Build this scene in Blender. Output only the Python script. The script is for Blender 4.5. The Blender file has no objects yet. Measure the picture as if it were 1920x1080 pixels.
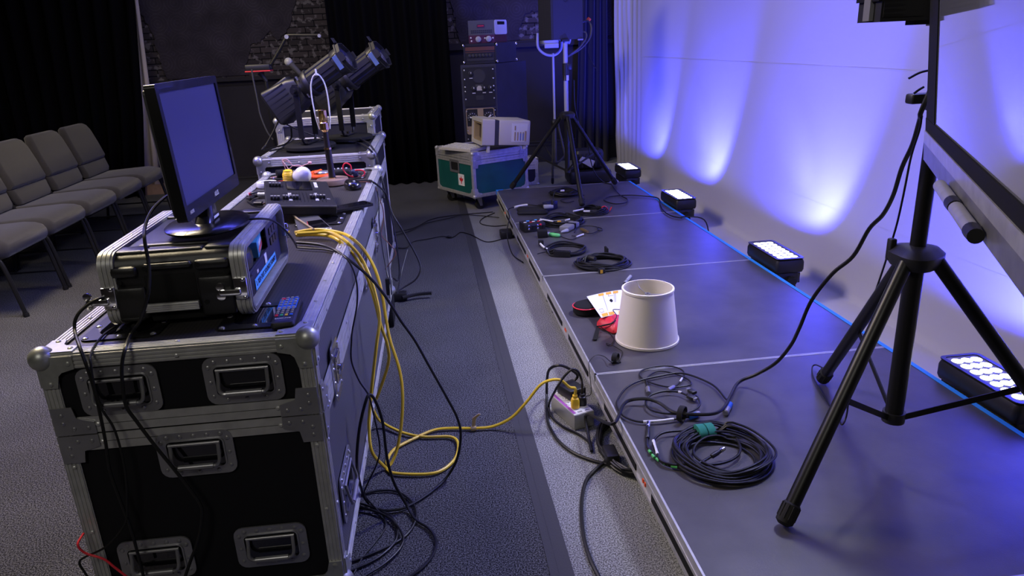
import bpy, math, random
from mathutils import Vector as V, Matrix as M
random.seed(7)
sin, cos, PI, R = math.sin, math.cos, math.pi, math.radians
C = bpy.context.scene.collection

# ------------------------------------------------------------------ camera
FPX, YAW, PITCH, ROLL, HC = 1354.18, .1069, .3294, -.0461, 1.3713
_cy, _sy, _cp, _sp = cos(YAW), sin(YAW), cos(PITCH), sin(PITCH)
FW = V((_sy*_cp, _cy*_cp, -_sp)); _rt = V((_cy, -_sy, 0)); _up = _rt.cross(FW)
RT = _rt*cos(ROLL) + _up*sin(ROLL); UP = _up*cos(ROLL) - _rt*sin(ROLL)
EYE = V((0, 0, HC))
cam = bpy.data.cameras.new('camera'); camo = bpy.data.objects.new('camera', cam); C.objects.link(camo)
camo.matrix_world = M(((RT.x, UP.x, -FW.x, 0), (RT.y, UP.y, -FW.y, 0), (RT.z, UP.z, -FW.z, HC), (0, 0, 0, 1)))
cam.sensor_width = 36; cam.lens = 36*FPX/1920; cam.clip_start = .05
bpy.context.scene.camera = camo

def at(px, py, z=None, y=None, x=None):
    """point of a real horizontal / vertical plane seen at a photo position"""
    d = FW + RT*((px-960)/FPX) + UP*((540-py)/FPX)
    t = (z-HC)/d.z if z is not None else (y/d.y if y is not None else x/d.x)
    return EYE + d*t
def atp(px, py, p0, n):
    d = FW + RT*((px-960)/FPX) + UP*((540-py)/FPX)
    return EYE + d*((V(p0)-EYE).dot(V(n))/d.dot(V(n)))

# ------------------------------------------------------------------ materials
def mat(name, col, rough=.5, metal=0., bump=0., bscale=200., var=0., vscale=20., emit=None, es=0., coat=0., trans=0., spec=.5, sheen=0.):
    m = bpy.data.materials.new(name); m.use_nodes = True
    nt = m.node_tree; b = nt.nodes['Principled BSDF']
    col = tuple(col) if hasattr(col, '__len__') else (col,)*3
    b.inputs['Base Color'].default_value = (*col, 1); b.inputs['Roughness'].default_value = rough
    b.inputs['Metallic'].default_value = metal; b.inputs['Specular IOR Level'].default_value = spec
    b.inputs['Coat Weight'].default_value = coat; b.inputs['Transmission Weight'].default_value = trans
    b.inputs['Sheen Weight'].default_value = sheen
    if emit: b.inputs['Emission Color'].default_value = (*emit, 1); b.inputs['Emission Strength'].default_value = es
    tc = nt.nodes.new('ShaderNodeTexCoord')
    if var:
        n = nt.nodes.new('ShaderNodeTexNoise'); n.inputs['Scale'].default_value = vscale; n.inputs['Detail'].default_value = 5
        nt.links.new(tc.outputs['Object'], n.inputs['Vector'])
        r = nt.nodes.new('ShaderNodeMapRange'); r.inputs['From Min'].default_value = .3; r.inputs['From Max'].default_value = .7
        r.inputs['To Min'].default_value = 1-var; r.inputs['To Max'].default_value = 1+var
        nt.links.new(n.outputs['Fac'], r.inputs['Value'])
        mx = nt.nodes.new('ShaderNodeMix'); mx.data_type = 'RGBA'; mx.blend_type = 'MULTIPLY'; mx.inputs[0].default_value = 1
        mx.inputs[6].default_value = (*col, 1); nt.links.new(r.outputs[0], mx.inputs[7]); nt.links.new(mx.outputs[2], b.inputs['Base Color'])
    if bump:
        n = nt.nodes.new('ShaderNodeTexNoise'); n.inputs['Scale'].default_value = bscale; n.inputs['Detail'].default_value = 3
        nt.links.new(tc.outputs['Object'], n.inputs['Vector'])
        bp = nt.nodes.new('ShaderNodeBump'); bp.inputs['Strength'].default_value = bump; bp.inputs['Distance'].default_value = .004
        nt.links.new(n.outputs['Fac'], bp.inputs['Height']); nt.links.new(bp.outputs[0], b.inputs['Normal'])
    return m
def nodes(m): return m.node_tree.nodes, m.node_tree.links, m.node_tree.nodes['Principled BSDF']
def dots(name, ax, pitch, c0, c1, rad=.27, rough=.45, spec=.5):
    m = mat(name, c0, rough, spec=spec); N, L, b = nodes(m)
    tc = N.new('ShaderNodeTexCoord'); mp = N.new('ShaderNodeVectorMath'); mp.operation = 'MULTIPLY'
    mp.inputs[1].default_value = tuple((1/pitch if k in ax else 0) for k in 'xyz'); L.new(tc.outputs['Object'], mp.inputs[0])
    fr = N.new('ShaderNodeVectorMath'); fr.operation = 'FRACTION'; L.new(mp.outputs[0], fr.inputs[0])
    su = N.new('ShaderNodeVectorMath'); su.operation = 'SUBTRACT'; su.inputs[1].default_value = tuple((.5 if k in ax else 0) for k in 'xyz')
    L.new(fr.outputs[0], su.inputs[0]); ln = N.new('ShaderNodeVectorMath'); ln.operation = 'LENGTH'; L.new(su.outputs[0], ln.inputs[0])
    lt = N.new('ShaderNodeMath'); lt.operation = 'LESS_THAN'; lt.inputs[1].default_value = rad; L.new(ln.outputs['Value'], lt.inputs[0])
    mx = N.new('ShaderNodeMix'); mx.data_type = 'RGBA'; mx.inputs[6].default_value = (*c0, 1); mx.inputs[7].default_value = (*c1, 1)
    L.new(lt.outputs[0], mx.inputs[0]); L.new(mx.outputs[2], b.inputs['Base Color'])
    return m
def speckle(name, c0, c1, scale, rough=.95, bump=.6, lo=.35, hi=.65, big=.25):
    m = mat(name, c0, rough, spec=.1); N, L, b = nodes(m)
    tc = N.new('ShaderNodeTexCoord'); n = N.new('ShaderNodeTexNoise'); n.inputs['Scale'].default_value = scale; n.inputs['Detail'].default_value = 2
    L.new(tc.outputs['Object'], n.inputs['Vector']); rp = N.new('ShaderNodeMapRange')
    rp.inputs['From Min'].default_value = lo; rp.inputs['From Max'].default_value = hi; L.new(n.outputs['Fac'], rp.inputs['Value'])
    mx = N.new('ShaderNodeMix'); mx.data_type = 'RGBA'; mx.inputs[6].default_value = (*c0, 1); mx.inputs[7].default_value = (*c1, 1)
    L.new(rp.outputs[0], mx.inputs[0])
    n2 = N.new('ShaderNodeTexNoise'); n2.inputs['Scale'].default_value = 3; n2.inputs['Detail'].default_value = 4; L.new(tc.outputs['Object'], n2.inputs['Vector'])
    r2 = N.new('ShaderNodeMapRange'); r2.inputs['From Min'].default_value = .3; r2.inputs['From Max'].default_value = .7
    r2.inputs['To Min'].default_value = 1-big; r2.inputs['To Max'].default_value = 1+big; L.new(n2.outputs['Fac'], r2.inputs['Value'])
    m2 = N.new('ShaderNodeMix'); m2.data_type = 'RGBA'; m2.blend_type = 'MULTIPLY'; m2.inputs[0].default_value = 1
    L.new(mx.outputs[2], m2.inputs[6]); L.new(r2.outputs[0], m2.inputs[7]); L.new(m2.outputs[2], b.inputs['Base Color'])
    bp = N.new('ShaderNodeBump'); bp.inputs['Strength'].default_value = bump; bp.inputs['Distance'].default_value = .003
    L.new(n.outputs['Fac'], bp.inputs['Height']); L.new(bp.outputs[0], b.inputs['Normal'])
    return m

MT = {}
def D(k, *a, **kw): MT[k] = mat(k, *a, **kw)
D('black', .012, .45); D('black_gloss', .008, .25, coat=.2); D('black_matte', .01, .85, spec=.2); D('rubber', .014, .7, spec=.3)
D('black_metal', .012, .38, .3); D('cable', .010, .45, spec=.35); D('cable_grey', .05, .5); D('molded', .012, .3, bump=.2, bscale=900, spec=.6)
D('alu', (.52, .52, .5), .42, .55, var=.12, vscale=30); D('alu_dark', (.30, .30, .30), .45, .7, var=.15, vscale=25)
D('steel', (.36, .36, .37), .36, .75, var=.1, vscale=15); D('chrome', (.8, .8, .8), .15, 1.); D('zinc', (.4, .41, .38), .4, .6, var=.15, vscale=40)
D('rivet', (.75, .75, .75), .25, .9); D('yellow', (.78, .54, .03), .4); D('yellow_hot', (.85, .55, .03), .4)
D('red', (.6, .02, .03), .5); D('red_wire', (.75, .03, .05), .4); D('pink', (.75, .42, .38), .5); D('orange', (.9, .1, .01), .4)
D('white', (.75, .75, .73), .5); D('white_plastic', (.62, .62, .58), .4); D('beige', (.5, .48, .42), .45); D('paper', (.78, .78, .78), .7)
D('green_velcro', (.02, .22, .15), .9, bump=.5, bscale=900); D('green_tape', (.1, .5, .14), .5); D('blue_tape', (.02, .26, .8), .6)
D('tape_paint', (.1, .4, .75), .7); D('case_front', (.006, .006, .008), .7, spec=.25); D('case_green', (.004, .085, .075), .5, var=.2, vscale=6)
D('wood', (.2, .13, .1), .5, var=.25, vscale=14); D('bronze', (.03, .024, .02), .35, .4); D('brass', (.75, .5, .2), .2, 1.)
D('shade', (.84, .79, .64), .85, bump=.15, bscale=900, sheen=.2); D('fabric', (.024, .0215, .022), .95, bump=.5, bscale=500, sheen=.25, var=.15, vscale=60)
D('curtain', (.0035, .0035, .005), .98, spec=.03); D('curtain_blue', (.016, .016, .04), .95, spec=.05, sheen=.2); D('drape_beige', (.5, .45, .43), .95, var=.1, vscale=4)
D('deck', (.062, .06, .066), .36, bump=.06, bscale=350, var=.22, vscale=9, spec=.65); D('dado', (.022, .019, .026), .8, var=.2, vscale=3)
D('cloth', (.50, .495, .48), .9, spec=.1); D('navy', (.012, .014, .05), .5); D('tall_cab', (.03, .03, .05), .6, var=.15, vscale=9)
D('screen_reflect_blue', (.05, .05, .13), .3, spec=.8); D('glass_hollow_dark', (.004, .004, .006), .06, spec=.8, coat=.5); D('board_white', (.30, .31, .36), .08, coat=1., spec=.8)  # monitor screen's blue base stands in for the cloth's reflection
D('led', (1, 1, 1), .3, emit=(.93, .97, 1), es=4.); D('bulb', (.8, .8, .8), .25, trans=.15, coat=.3); D('velcro', .012, .95)
D('grey_box', (.07, .07, .072), .45); D('gold', (.6, .42, .15), .3, .9); D('burgundy', (.07, .012, .03), .4); D('brown_trim', (.12, .04, .025), .6)
D('preamp_grey', (.07, .07, .06), .5); D('knob_grey', (.35, .36, .38), .35); D('tan', (.32, .24, .13), .6); D('blue_label', (.07, .12, .26), .5)
D('sq_yellow', (.75, .4, .03), .6); D('ink', (.01, .01, .015), .6); D('label', (.7, .7, .68), .5); D('purple', (.32, .08, .34), .5); D('strip_grey', (.36, .36, .34), .5)
D('gaffer', (.038, .038, .042), .75, bump=.2, bscale=300); D('ceiling', .03, .9); D('darkgrey', .03, .5); D('btn', (.3, .29, .25), .5); D('blue_btn', (.02, .12, .6), .4)
D('green_btn', (.02, .35, .1), .4); D('snack_blue', (.05, .25, .5), .4); D('snack_red', (.7, .12, .1), .4); D('pouch', .02, .3, bump=.3, bscale=60); D('grey_plastic', (.2, .2, .21), .45)
D('plug_blue', (.02, .12, .55), .4); D('lens', (.02, .02, .05), .05, coat=1., spec=.9); D('velcro_tan', (.5, .38, .2), .9); D('case_navy', (.012, .012, .022), .6)
MT['perf_top'] = dots('perf_top', 'xy', .0095, (.038, .036, .034), (.006, .006, .006), .26, .42)
MT['perf_side_lit'] = dots('perf_side_lit', 'yz', .0095, (.085, .085, .09), (.012, .012, .014), .26, .5)  # lighter than the top: colour lifted to stand in for side light
MT['grille'] = dots('grille', 'xz', .008, (.02, .02, .02), (.003, .003, .003), .33, .5)
MT['grille_side'] = dots('grille_side', 'yz', .01, (.012, .012, .012), (.002, .002, .002), .33, .5)
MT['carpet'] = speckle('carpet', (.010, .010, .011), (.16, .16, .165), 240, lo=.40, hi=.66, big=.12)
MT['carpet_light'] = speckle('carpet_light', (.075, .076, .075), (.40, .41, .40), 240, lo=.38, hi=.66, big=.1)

# ------------------------------------------------------------------ mesh builder
def rrect(w, h, r, n=4, cx=0, cy=0):
    p = []
    for qx, qy, a0 in ((1, 1, 0), (-1, 1, 90), (-1, -1, 180), (1, -1, 270)):
        for k in range(n+1):
            a = R(a0+90*k/n); p.append((cx+qx*(w/2-r)+r*cos(a), cy+qy*(h/2-r)+r*sin(a)))
    return p
def catmull(P, sub=6, closed=False):
    P = [V(p) for p in P]; n = len(P)
    if n < 3 or sub < 2: return P
    out = []; rng = range(n if closed else n-1)
    for i in rng:
        if closed: a, b, c, d = P[i-1], P[i], P[(i+1) % n], P[(i+2) % n]
        else:
            b, c = P[i], P[i+1]; a = P[i-1] if i else b*2-c; d = P[i+2] if i+2 < n else c*2-b
        for k in range(sub):
            t = k/sub
            out.append(.5*((2*b)+(c-a)*t+(2*a-5*b+4*c-d)*t*t+(3*b-a-3*c+d)*t**3))
    if not closed: out.append(P[-1])
    return out
class MB:
    def __init__(s): s.v = []; s.f = []; s.mi = []; s.m = 0; s.X = M.Identity(4)
    def add(s, vs, fs):
        o = len(s.v); X = s.X
        s.v += [X @ V(p) for p in vs]; s.f += [tuple(i+o for i in f) for f in fs]; s.mi += [s.m]*len(fs); return s
    def prism(s, poly, vec):
        n = len(poly); vec = V(vec); vs = [V(p) for p in poly]; vs += [p+vec for p in vs]
        fs = [tuple(range(n))[::-1], tuple(range(n, 2*n))] + [(i, (i+1) % n, n+(i+1) % n, n+i) for i in range(n)]
        return s.add(vs, fs)
    def ring(s, outer, inner, vec):
        n = len(outer); vec = V(vec); a = [V(p) for p in outer]; b = [V(p) for p in inner]
        vs = a+b+[p+vec for p in a]+[p+vec for p in b]; fs = []
        for i in range(n):
            j = (i+1) % n
            fs += [(i, j, n+j, n+i), (2*n+i, 3*n+i, 3*n+j, 2*n+j), (i, 2*n+i, 2*n+j, j), (n+i, n+j, 3*n+j, 3*n+i)]
        return s.add(vs, fs)
    def bx(s, x0, x1, y0, y1, z0, z1, bev=0):
        if bev <= 0:
            vs = [(x, y, z) for x in (x0, x1) for y in (y0, y1) for z in (z0, z1)]
            return s.add(vs, [(0, 1, 3, 2), (4, 6, 7, 5), (0, 4, 5, 1), (2, 3, 7, 6), (0, 2, 6, 4), (1, 5, 7, 3)])
        b = min(bev, (x1-x0)/2.01, (y1-y0)/2.01, (z1-z0)/2.01); cx, cy = (x0+x1)/2, (y0+y1)/2
        P = lambda k: rrect(x1-x0-2*k, y1-y0-2*k, max(b-k, b*.3), 3, cx, cy)
        lv = [(b, z0), (b*.3, z0+b*.3), (0, z0+b), (0, z1-b), (b*.3, z1-b*.3), (b, z1)]
        return s.loft([[(x, y, z) for x, y in P(k)] for k, z in lv])
    def loft(s, rings, cap=True, closed=True):
        n = len(rings[0]); vs = [p for r in rings for p in r]; fs = []
        for k in range(len(rings)-1):
            for i in range(n if closed else n-1):
                j = (i+1) % n; fs.append((k*n+i, k*n+j, (k+1)*n+j, (k+1)*n+i))
        if cap: fs += [tuple(range(n))[::-1], tuple(range((len(rings)-1)*n, len(rings)*n))]
        return s.add(vs, fs)
    def obox(s, c, d, X3, bev=0):           # oriented box
        o = s.X; s.X = o @ M.Translation(V(c)) @ X3.to_4x4(); s.bx(-d[0]/2, d[0]/2, -d[1]/2, d[1]/2, -d[2]/2, d[2]/2, bev); s.X = o; return s
    def cyl(s, p0, p1, r0, r1=None, n=16, cap=True):
        r1 = r0 if r1 is None else r1; p0, p1 = V(p0), V(p1); q = (p1-p0).to_track_quat('Z', 'Y')
        f = lambda p, r: [p + q @ V((r*cos(2*PI*k/n), r*sin(2*PI*k/n), 0)) for k in range(n)]
        return s.loft([f(p0, r0), f(p1, r1)], cap)
    def lathe(s, prof, c=(0, 0, 0), ax=(0, 0, 1), n=20, cap=True):
        q = V(ax).to_track_quat('Z', 'Y'); c = V(c)
        return s.loft([[c + q @ V((r*cos(2*PI*k/n), r*sin(2*PI*k/n), z)) for k in range(n)] for r, z in prof], cap)
    def sph(s, c, r, sc=(1, 1, 1), n=14, m=8):
        return s.loft([[(c[0]+sc[0]*r*sin(PI*(j+.02)/(m+.04))*cos(2*PI*k/n), c[1]+sc[1]*r*sin(PI*(j+.02)/(m+.04))*sin(2*PI*k/n), c[2]-sc[2]*r*cos(PI*(j+.02)/(m+.04))) for k in range(n)] for j in range(m+1)])
    def riv(s, c, nrm, r=.006): return s.lathe([(r, 0), (r*.9, r*.25), (r*.5, r*.5), (r*.1, r*.55)], c, nrm, 8)
    def tube(s, P, r, n=7, sub=6, closed=False, r1=None):
        P = catmull(P, sub, closed); L = len(P)
        if L < 2: return s
        T = [((P[(i+1) % L]-P[i-1]) if closed or 0 < i < L-1 else (P[1]-P[0] if i == 0 else P[-1]-P[-2])) for i in range(L)]
        T = [(t.normalized() if t.length > 1e-9 else V((0, 0, 1))) for t in T]
        a = V((0, 0, 1)) if abs(T[0].z) < .9 else V((1, 0, 0)); a = (a-T[0]*a.dot(T[0])).normalized(); rings = []
        for i in range(L):
            a = a-T[i]*a.dot(T[i]); a = a.normalized() if a.length > 1e-6 else T[i].orthogonal().normalized(); b = T[i].cross(a)
            rr = r if r1 is None else r+(r1-r)*i/(L-1)
            rings.append([P[i]+(a*cos(2*PI*k/n)+b*sin(2*PI*k/n))*rr for k in range(n)])
        if closed: rings.append(rings[0])
        return s.loft(rings, not closed)
    def text(s, txt, size, X4, ext=.0006, align='CENTER', sx=1.):
        cu = bpy.data.curves.new('t', 'FONT'); cu.body = txt; cu.size = size; cu.align_x = align; cu.align_y = 'CENTER'; cu.extrude = ext; cu.resolution_u = 2
        o = bpy.data.objects.new('t', cu); C.objects.link(o); dg = bpy.context.evaluated_depsgraph_get()
        me = bpy.data.meshes.new_from_object(o.evaluated_get(dg)); sc = M.Diagonal((sx, 1, 1, 1))
        s.add([X4 @ sc @ p.co for p in me.vertices], [tuple(p.vertices) for p in me.polygons])
        bpy.data.objects.remove(o); bpy.data.curves.remove(cu); bpy.data.meshes.remove(me); return s
    def build(s, name, mats, parent=None, world=False, smooth=True, loc=None, ang=35):
        me = bpy.data.meshes.new(name); mats = mats if isinstance(mats, (list, tuple)) else [mats]
        X = M.Identity(4); o = bpy.data.objects.new(name, me)
        if parent:
            o.parent = parent
            if world: X = ROOTX[root_of(parent).name].inverted()
        else:
            c = V(loc) if loc is not None else sum((V(p) for p in s.v), V())/max(1, len(s.v))
            if loc is None: c.z = min(p[2] for p in s.v)
            X = M.Translation(-c); o.location = c; ROOTX[o.name] = M.Translation(c)
        me.from_pydata([X @ V(p) for p in s.v], [], s.f)
        for k in mats: me.materials.append(MT[k])
        me.polygons.foreach_set('material_index', s.mi); 
        if smooth:
            me.polygons.foreach_set('use_smooth', [True]*len(s.f)); me.set_sharp_from_angle(angle=R(ang))
        me.update(); C.objects.link(o); return o
ROOTX = {}
def root_of(o):
    while o.parent: o = o.parent
    return o
def tag(o, label, cat, group=None):
    o['label'] = label; o['category'] = cat
    if group: o['group'] = group
    return o
def thing(name, label, cat, loc=(0, 0, 0), rz=0, group=None):
    o = bpy.data.objects.new(name, None); o.empty_display_size = .05; C.objects.link(o); o.location = loc; o.rotation_euler = (0, 0, rz)
    ROOTX[o.name] = M.Translation(V(loc)) @ M.Rotation(rz, 4, 'Z'); return tag(o, label, cat, group)
def struct(o): o['kind'] = 'structure'; return o
def kids(o): return [c for c in o.children]
def dup(root, loc, rz, label, group=None):
    r = root.copy(); C.objects.link(r); r.location = loc; r.rotation_euler = (0, 0, rz); tag(r, label, root['category'], group or root.get('group'))
    ROOTX[r.name] = M.Translation(V(loc)) @ M.Rotation(rz, 4, 'Z')
    for c in kids(root):
        d = c.copy(); C.objects.link(d); d.parent = r
        for g in kids(c):
            e = g.copy(); C.objects.link(e); e.parent = d
    return r
def basis(xa, ya):           # 4x4 from x axis, y axis
    xa = V(xa).normalized(); za = xa.cross(V(ya)).normalized(); ya = za.cross(xa)
    return M(((xa.x, ya.x, za.x), (xa.y, ya.y, za.y), (xa.z, ya.z, za.z)))
def frame4(o, xa, ya): return M.Translation(V(o)) @ basis(xa, ya).to_4x4()
def path(spec):
    """(px,py,'z',h) lies on a surface at height h, (px,py,'y',Y) hangs at depth Y, (px,py) is in between, Vector = given"""
    Y = [None]*len(spec); P = [None]*len(spec)
    for i, e in enumerate(spec):
        if isinstance(e, V): P[i] = e; Y[i] = e.y
        elif len(e) == 4:
            P[i] = at(e[0], e[1], z=e[3]) if e[2] == 'z' else at(e[0], e[1], y=e[3]); Y[i] = P[i].y
    kn = [i for i, y in enumerate(Y) if y is not None]
    for i, e in enumerate(spec):
        if P[i] is None:
            a = [k for k in kn if k < i]; b = [k for k in kn if k > i]
            if a and b: a, b = a[-1], b[0]; y = Y[a]+(Y[b]-Y[a])*(i-a)/(b-a)
            else: y = Y[a[-1]] if a else Y[b[0]]
            P[i] = at(e[0], e[1], y=y)
    return P
def zs(pts, h): return [(x, y, 'z', h) for x, y in pts]
def ys(pts, Y): return [(x, y, 'y', Y) for x, y in pts]
def cord(name, spec, r, m, label, cat='cable', group=None, sub=6, n=7):
    mb = MB(); mb.tube(path(spec), r*CR.get(m, .62), n, sub); return tag(mb.build(name, m), label, cat, group)
CR = {'yellow': .78, 'cable_grey': .8}
ZS = .1763; ZT = .7824
# ------------------------------------------------------------------ setting
XL, XR, Y0, PL = .5557, 1.7252, 2.4083, 1.22
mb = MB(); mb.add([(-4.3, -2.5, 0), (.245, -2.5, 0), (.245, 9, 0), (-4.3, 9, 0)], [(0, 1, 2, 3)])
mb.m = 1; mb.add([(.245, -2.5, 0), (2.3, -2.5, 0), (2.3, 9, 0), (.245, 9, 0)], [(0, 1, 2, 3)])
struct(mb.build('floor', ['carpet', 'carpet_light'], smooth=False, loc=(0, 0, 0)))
def slab(name, m, *b):
    mb = MB(); mb.bx(*b); return struct(mb.build(name, m, smooth=False, loc=(0, 0, 0)))
slab('ceiling', 'ceiling', -4.3, 2.3, -2.5, 9, 3.3, 3.35)
slab('wall_left', 'dado', -4.35, -4.3, -2.5, 9, 0, 3.3)
slab('wall_right', 'dado', 2.3, 2.35, -2.5, 9, 0, 3.3)
slab('wall_front', 'dado', -4.3, 2.3, -2.55, -2.5, 0, 3.3)
# brick layer of the back wall
def brickmat():
    m = mat('brick', (.02, .02, .025), .85, spec=.2); N, L, b = nodes(m)
    tc = N.new('ShaderNodeTexCoord'); sp = N.new('ShaderNodeSeparateXYZ'); cb = N.new('ShaderNodeCombineXYZ')
    L.new(tc.outputs['Object'], sp.inputs[0]); L.new(sp.outputs['X'], cb.inputs['X']); L.new(sp.outputs['Z'], cb.inputs['Y'])
    br = N.new('ShaderNodeTexBrick'); br.inputs['Scale'].default_value = 1; br.inputs['Brick Width'].default_value = .2; br.inputs['Row Height'].default_value = .062
    br.inputs['Mortar Size'].default_value = .005; br.inputs['Color1'].default_value = (.075, .062, .064, 1); br.inputs['Color2'].default_value = (.04, .034, .037, 1); br.inputs['Mortar'].default_value = (.008, .008, .01, 1)
    L.new(cb.outputs[0], br.inputs['Vector'])
    n = N.new('ShaderNodeTexNoise'); n.inputs['Scale'].default_value = 17; n.inputs['Detail'].default_value = 6; L.new(cb.outputs[0], n.inputs['Vector'])
    rp = N.new('ShaderNodeMapRange'); rp.inputs['From Min'].default_value = .54; rp.inputs['From Max'].default_value = .62; L.new(n.outputs['Fac'], rp.inputs['Value'])
    mx = N.new('ShaderNodeMix'); mx.data_type = 'RGBA'; L.new(rp.outputs[0], mx.inputs[0]); L.new(br.outputs['Color'], mx.inputs[6]); mx.inputs[7].default_value = (.17, .155, .16, 1)
    L.new(mx.outputs[2], b.inputs['Base Color'])
    bp = N.new('ShaderNodeBump'); bp.inputs['Distance'].default_value = .01; bp.invert = True; L.new(br.outputs['Fac'], bp.inputs['Height']); L.new(bp.outputs[0], b.inputs['Normal'])
    MT['brick'] = m
brickmat()
def papermat():
    m = mat('wallpaper', (.04, .034, .045), .8, spec=.2); N, L, b = nodes(m)
    tc = N.new('ShaderNodeTexCoord'); mu = N.new('ShaderNodeVectorMath'); mu.operation = 'MULTIPLY'; mu.inputs[1].default_value = (1/.2, 0, 1/.2)
    L.new(tc.outputs['Object'], mu.inputs[0])
    def rings(off, k):
        a = N.new('ShaderNodeVectorMath'); a.operation = 'ADD'; a.inputs[1].default_value = off; L.new(mu.outputs[0], a.inputs[0])
        f = N.new('ShaderNodeVectorMath'); f.operation = 'FRACTION'; L.new(a.outputs[0], f.inputs[0])
        s = N.new('ShaderNodeVectorMath'); s.operation = 'SUBTRACT'; s.inputs[1].default_value = (.5, 0, .5); L.new(f.outputs[0], s.inputs[0])
        l = N.new('ShaderNodeVectorMath'); l.operation = 'LENGTH'; L.new(s.outputs[0], l.inputs[0])
        w = N.new('ShaderNodeMath'); w.operation = 'MULTIPLY'; w.inputs[1].default_value = k; L.new(l.outputs['Value'], w.inputs[0])
        si = N.new('ShaderNodeMath'); si.operation = 'SINE'; L.new(w.outputs[0], si.inputs[0])
        g = N.new('ShaderNodeMath'); g.operation = 'GREATER_THAN'; g.inputs[1].default_value = .86; L.new(si.outputs[0], g.inputs[0]); return g
    g = rings((0, 0, 0), 42); n = N.new('ShaderNodeTexNoise'); n.inputs['Scale'].default_value = 5; n.inputs['Detail'].default_value = 5; L.new(tc.outputs['Object'], n.inputs['Vector'])
    ml = N.new('ShaderNodeMath'); ml.operation = 'MULTIPLY'; L.new(g.outputs[0], ml.inputs[0]); L.new(n.outputs['Fac'], ml.inputs[1])
    mx = N.new('ShaderNodeMix'); mx.data_type = 'RGBA'; mx.inputs[6].default_value = (.038, .032, .042, 1); mx.inputs[7].default_value = (.064, .055, .07, 1)
    L.new(ml.outputs[0], mx.inputs[0])
    m2 = N.new('ShaderNodeMix'); m2.data_type = 'RGBA'; m2.blend_type = 'MULTIPLY'; m2.inputs[0].default_value = .8; L.new(mx.outputs[2], m2.inputs[6]); L.new(n.outputs['Fac'], m2.inputs[7])
    ad = N.new('ShaderNodeMix'); ad.data_type = 'RGBA'; ad.blend_type = 'MULTIPLY'; ad.inputs[0].default_value = 1; L.new(m2.outputs[2], ad.inputs[6]); ad.inputs[7].default_value = (1.7, 1.7, 1.7, 1)
    L.new(ad.outputs[2], b.inputs['Base Color'])
    MT['wallpaper'] = m
papermat()
YB = 8.5
mb = MB(); mb.bx(-4.3, 2.3, YB, YB+.05, 0, 3.3); mb.m = 1; mb.bx(-2.98, -.7, YB-.02, YB, 1.12, 3.3); mb.bx(.25, 2.25, YB-.02, YB, 1.36, 3.3)
struct(mb.build('wall_back', ['dado', 'brick'], smooth=False, loc=(0, 0, 0)))
def sheet(pxs, y, th, top=3.3):
    q = [at(px, py, y=y) for px, py in pxs]; return q
# torn wallpaper: polygons with a ragged edge over the bricks
def rag(pts, amp=.018, sub=5):
    out = []
    for i in range(len(pts)-1):
        a, b = V(pts[i]), V(pts[i+1])
        for k in range(sub): p = a.lerp(b, k/sub); out.append(p+V((random.uniform(-amp, amp), 0, random.uniform(-amp, amp))))
    return out+[V(pts[-1])]
yw = YB-.035
l = rag([at(x, y, y=yw) for x, y in ((259, 0), (267, 25), (285, 65), (297, 100), (305, 130), (313, 149))])
r = rag([at(x, y, y=yw) for x, y in ((464, 138), (462, 112), (472, 85), (490, 78), (506, 60), (520, 78), (535, 62), (548, 30), (555, 0))])
t0, t1 = V((r[-1].x+.05, yw, 3.29)), V((l[0].x-.1, yw, 3.29))
mb = MB(); mb.prism(l+r+[t0, t1], (0, .014, 0))
struct(mb.build('trim_1', 'wallpaper', smooth=False, loc=(0, yw, 0)))
l = rag([at(x, y, y=yw) for x, y in ((847, 0), (852, 30), (858, 60), (864, 84))])
r = rag([at(x, y, y=yw) for x, y in ((975, 76), (972, 55), (985, 28), (1000, 18), (1016, 30), (1040, 60), (1060, 72))])
e = [V((2.24, yw, 1.38)), V((2.24, yw, 3.29)), V((l[0].x-.05, yw, 3.29))]
mb = MB(); mb.prism(l+r+e, (0, .014, 0))
struct(mb.build('trim_2', 'wallpaper', smooth=False, loc=(0, yw, 0)))
mb = MB(); mb.bx(-3.02, -.7, YB-.06, YB, 1.09, 1.13); mb.bx(-3.02, -2.98, YB-.06, YB, 1.13, 3.29)
struct(mb.build('trim_3', 'dado', smooth=False, loc=(0, YB, 0)))
mb = MB(); mb.bx(.25, 2.28, YB-.06, YB, 1.30, 1.35); mb.bx(.25, 2.28, YB-.045, YB, 1.35, 1.37)
struct(mb.build('trim_4', 'dado', smooth=False, loc=(0, YB, 0)))
mb = MB(); mb.bx(-3, -.7, YB-.03, YB, 0, .05); mb.bx(-3, -.7, YB-.04, YB, .03, .042); mb.bx(.25, 2.28, YB-.03, YB, 0, .24); mb.bx(.25, 2.28, YB-.045, YB, .2, .215); mb.bx(.25, 2.28, YB-.045, YB, .235, .25)
struct(mb.build('baseboard_back', 'darkgrey', smooth=False, loc=(0, YB, 0)))

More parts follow.
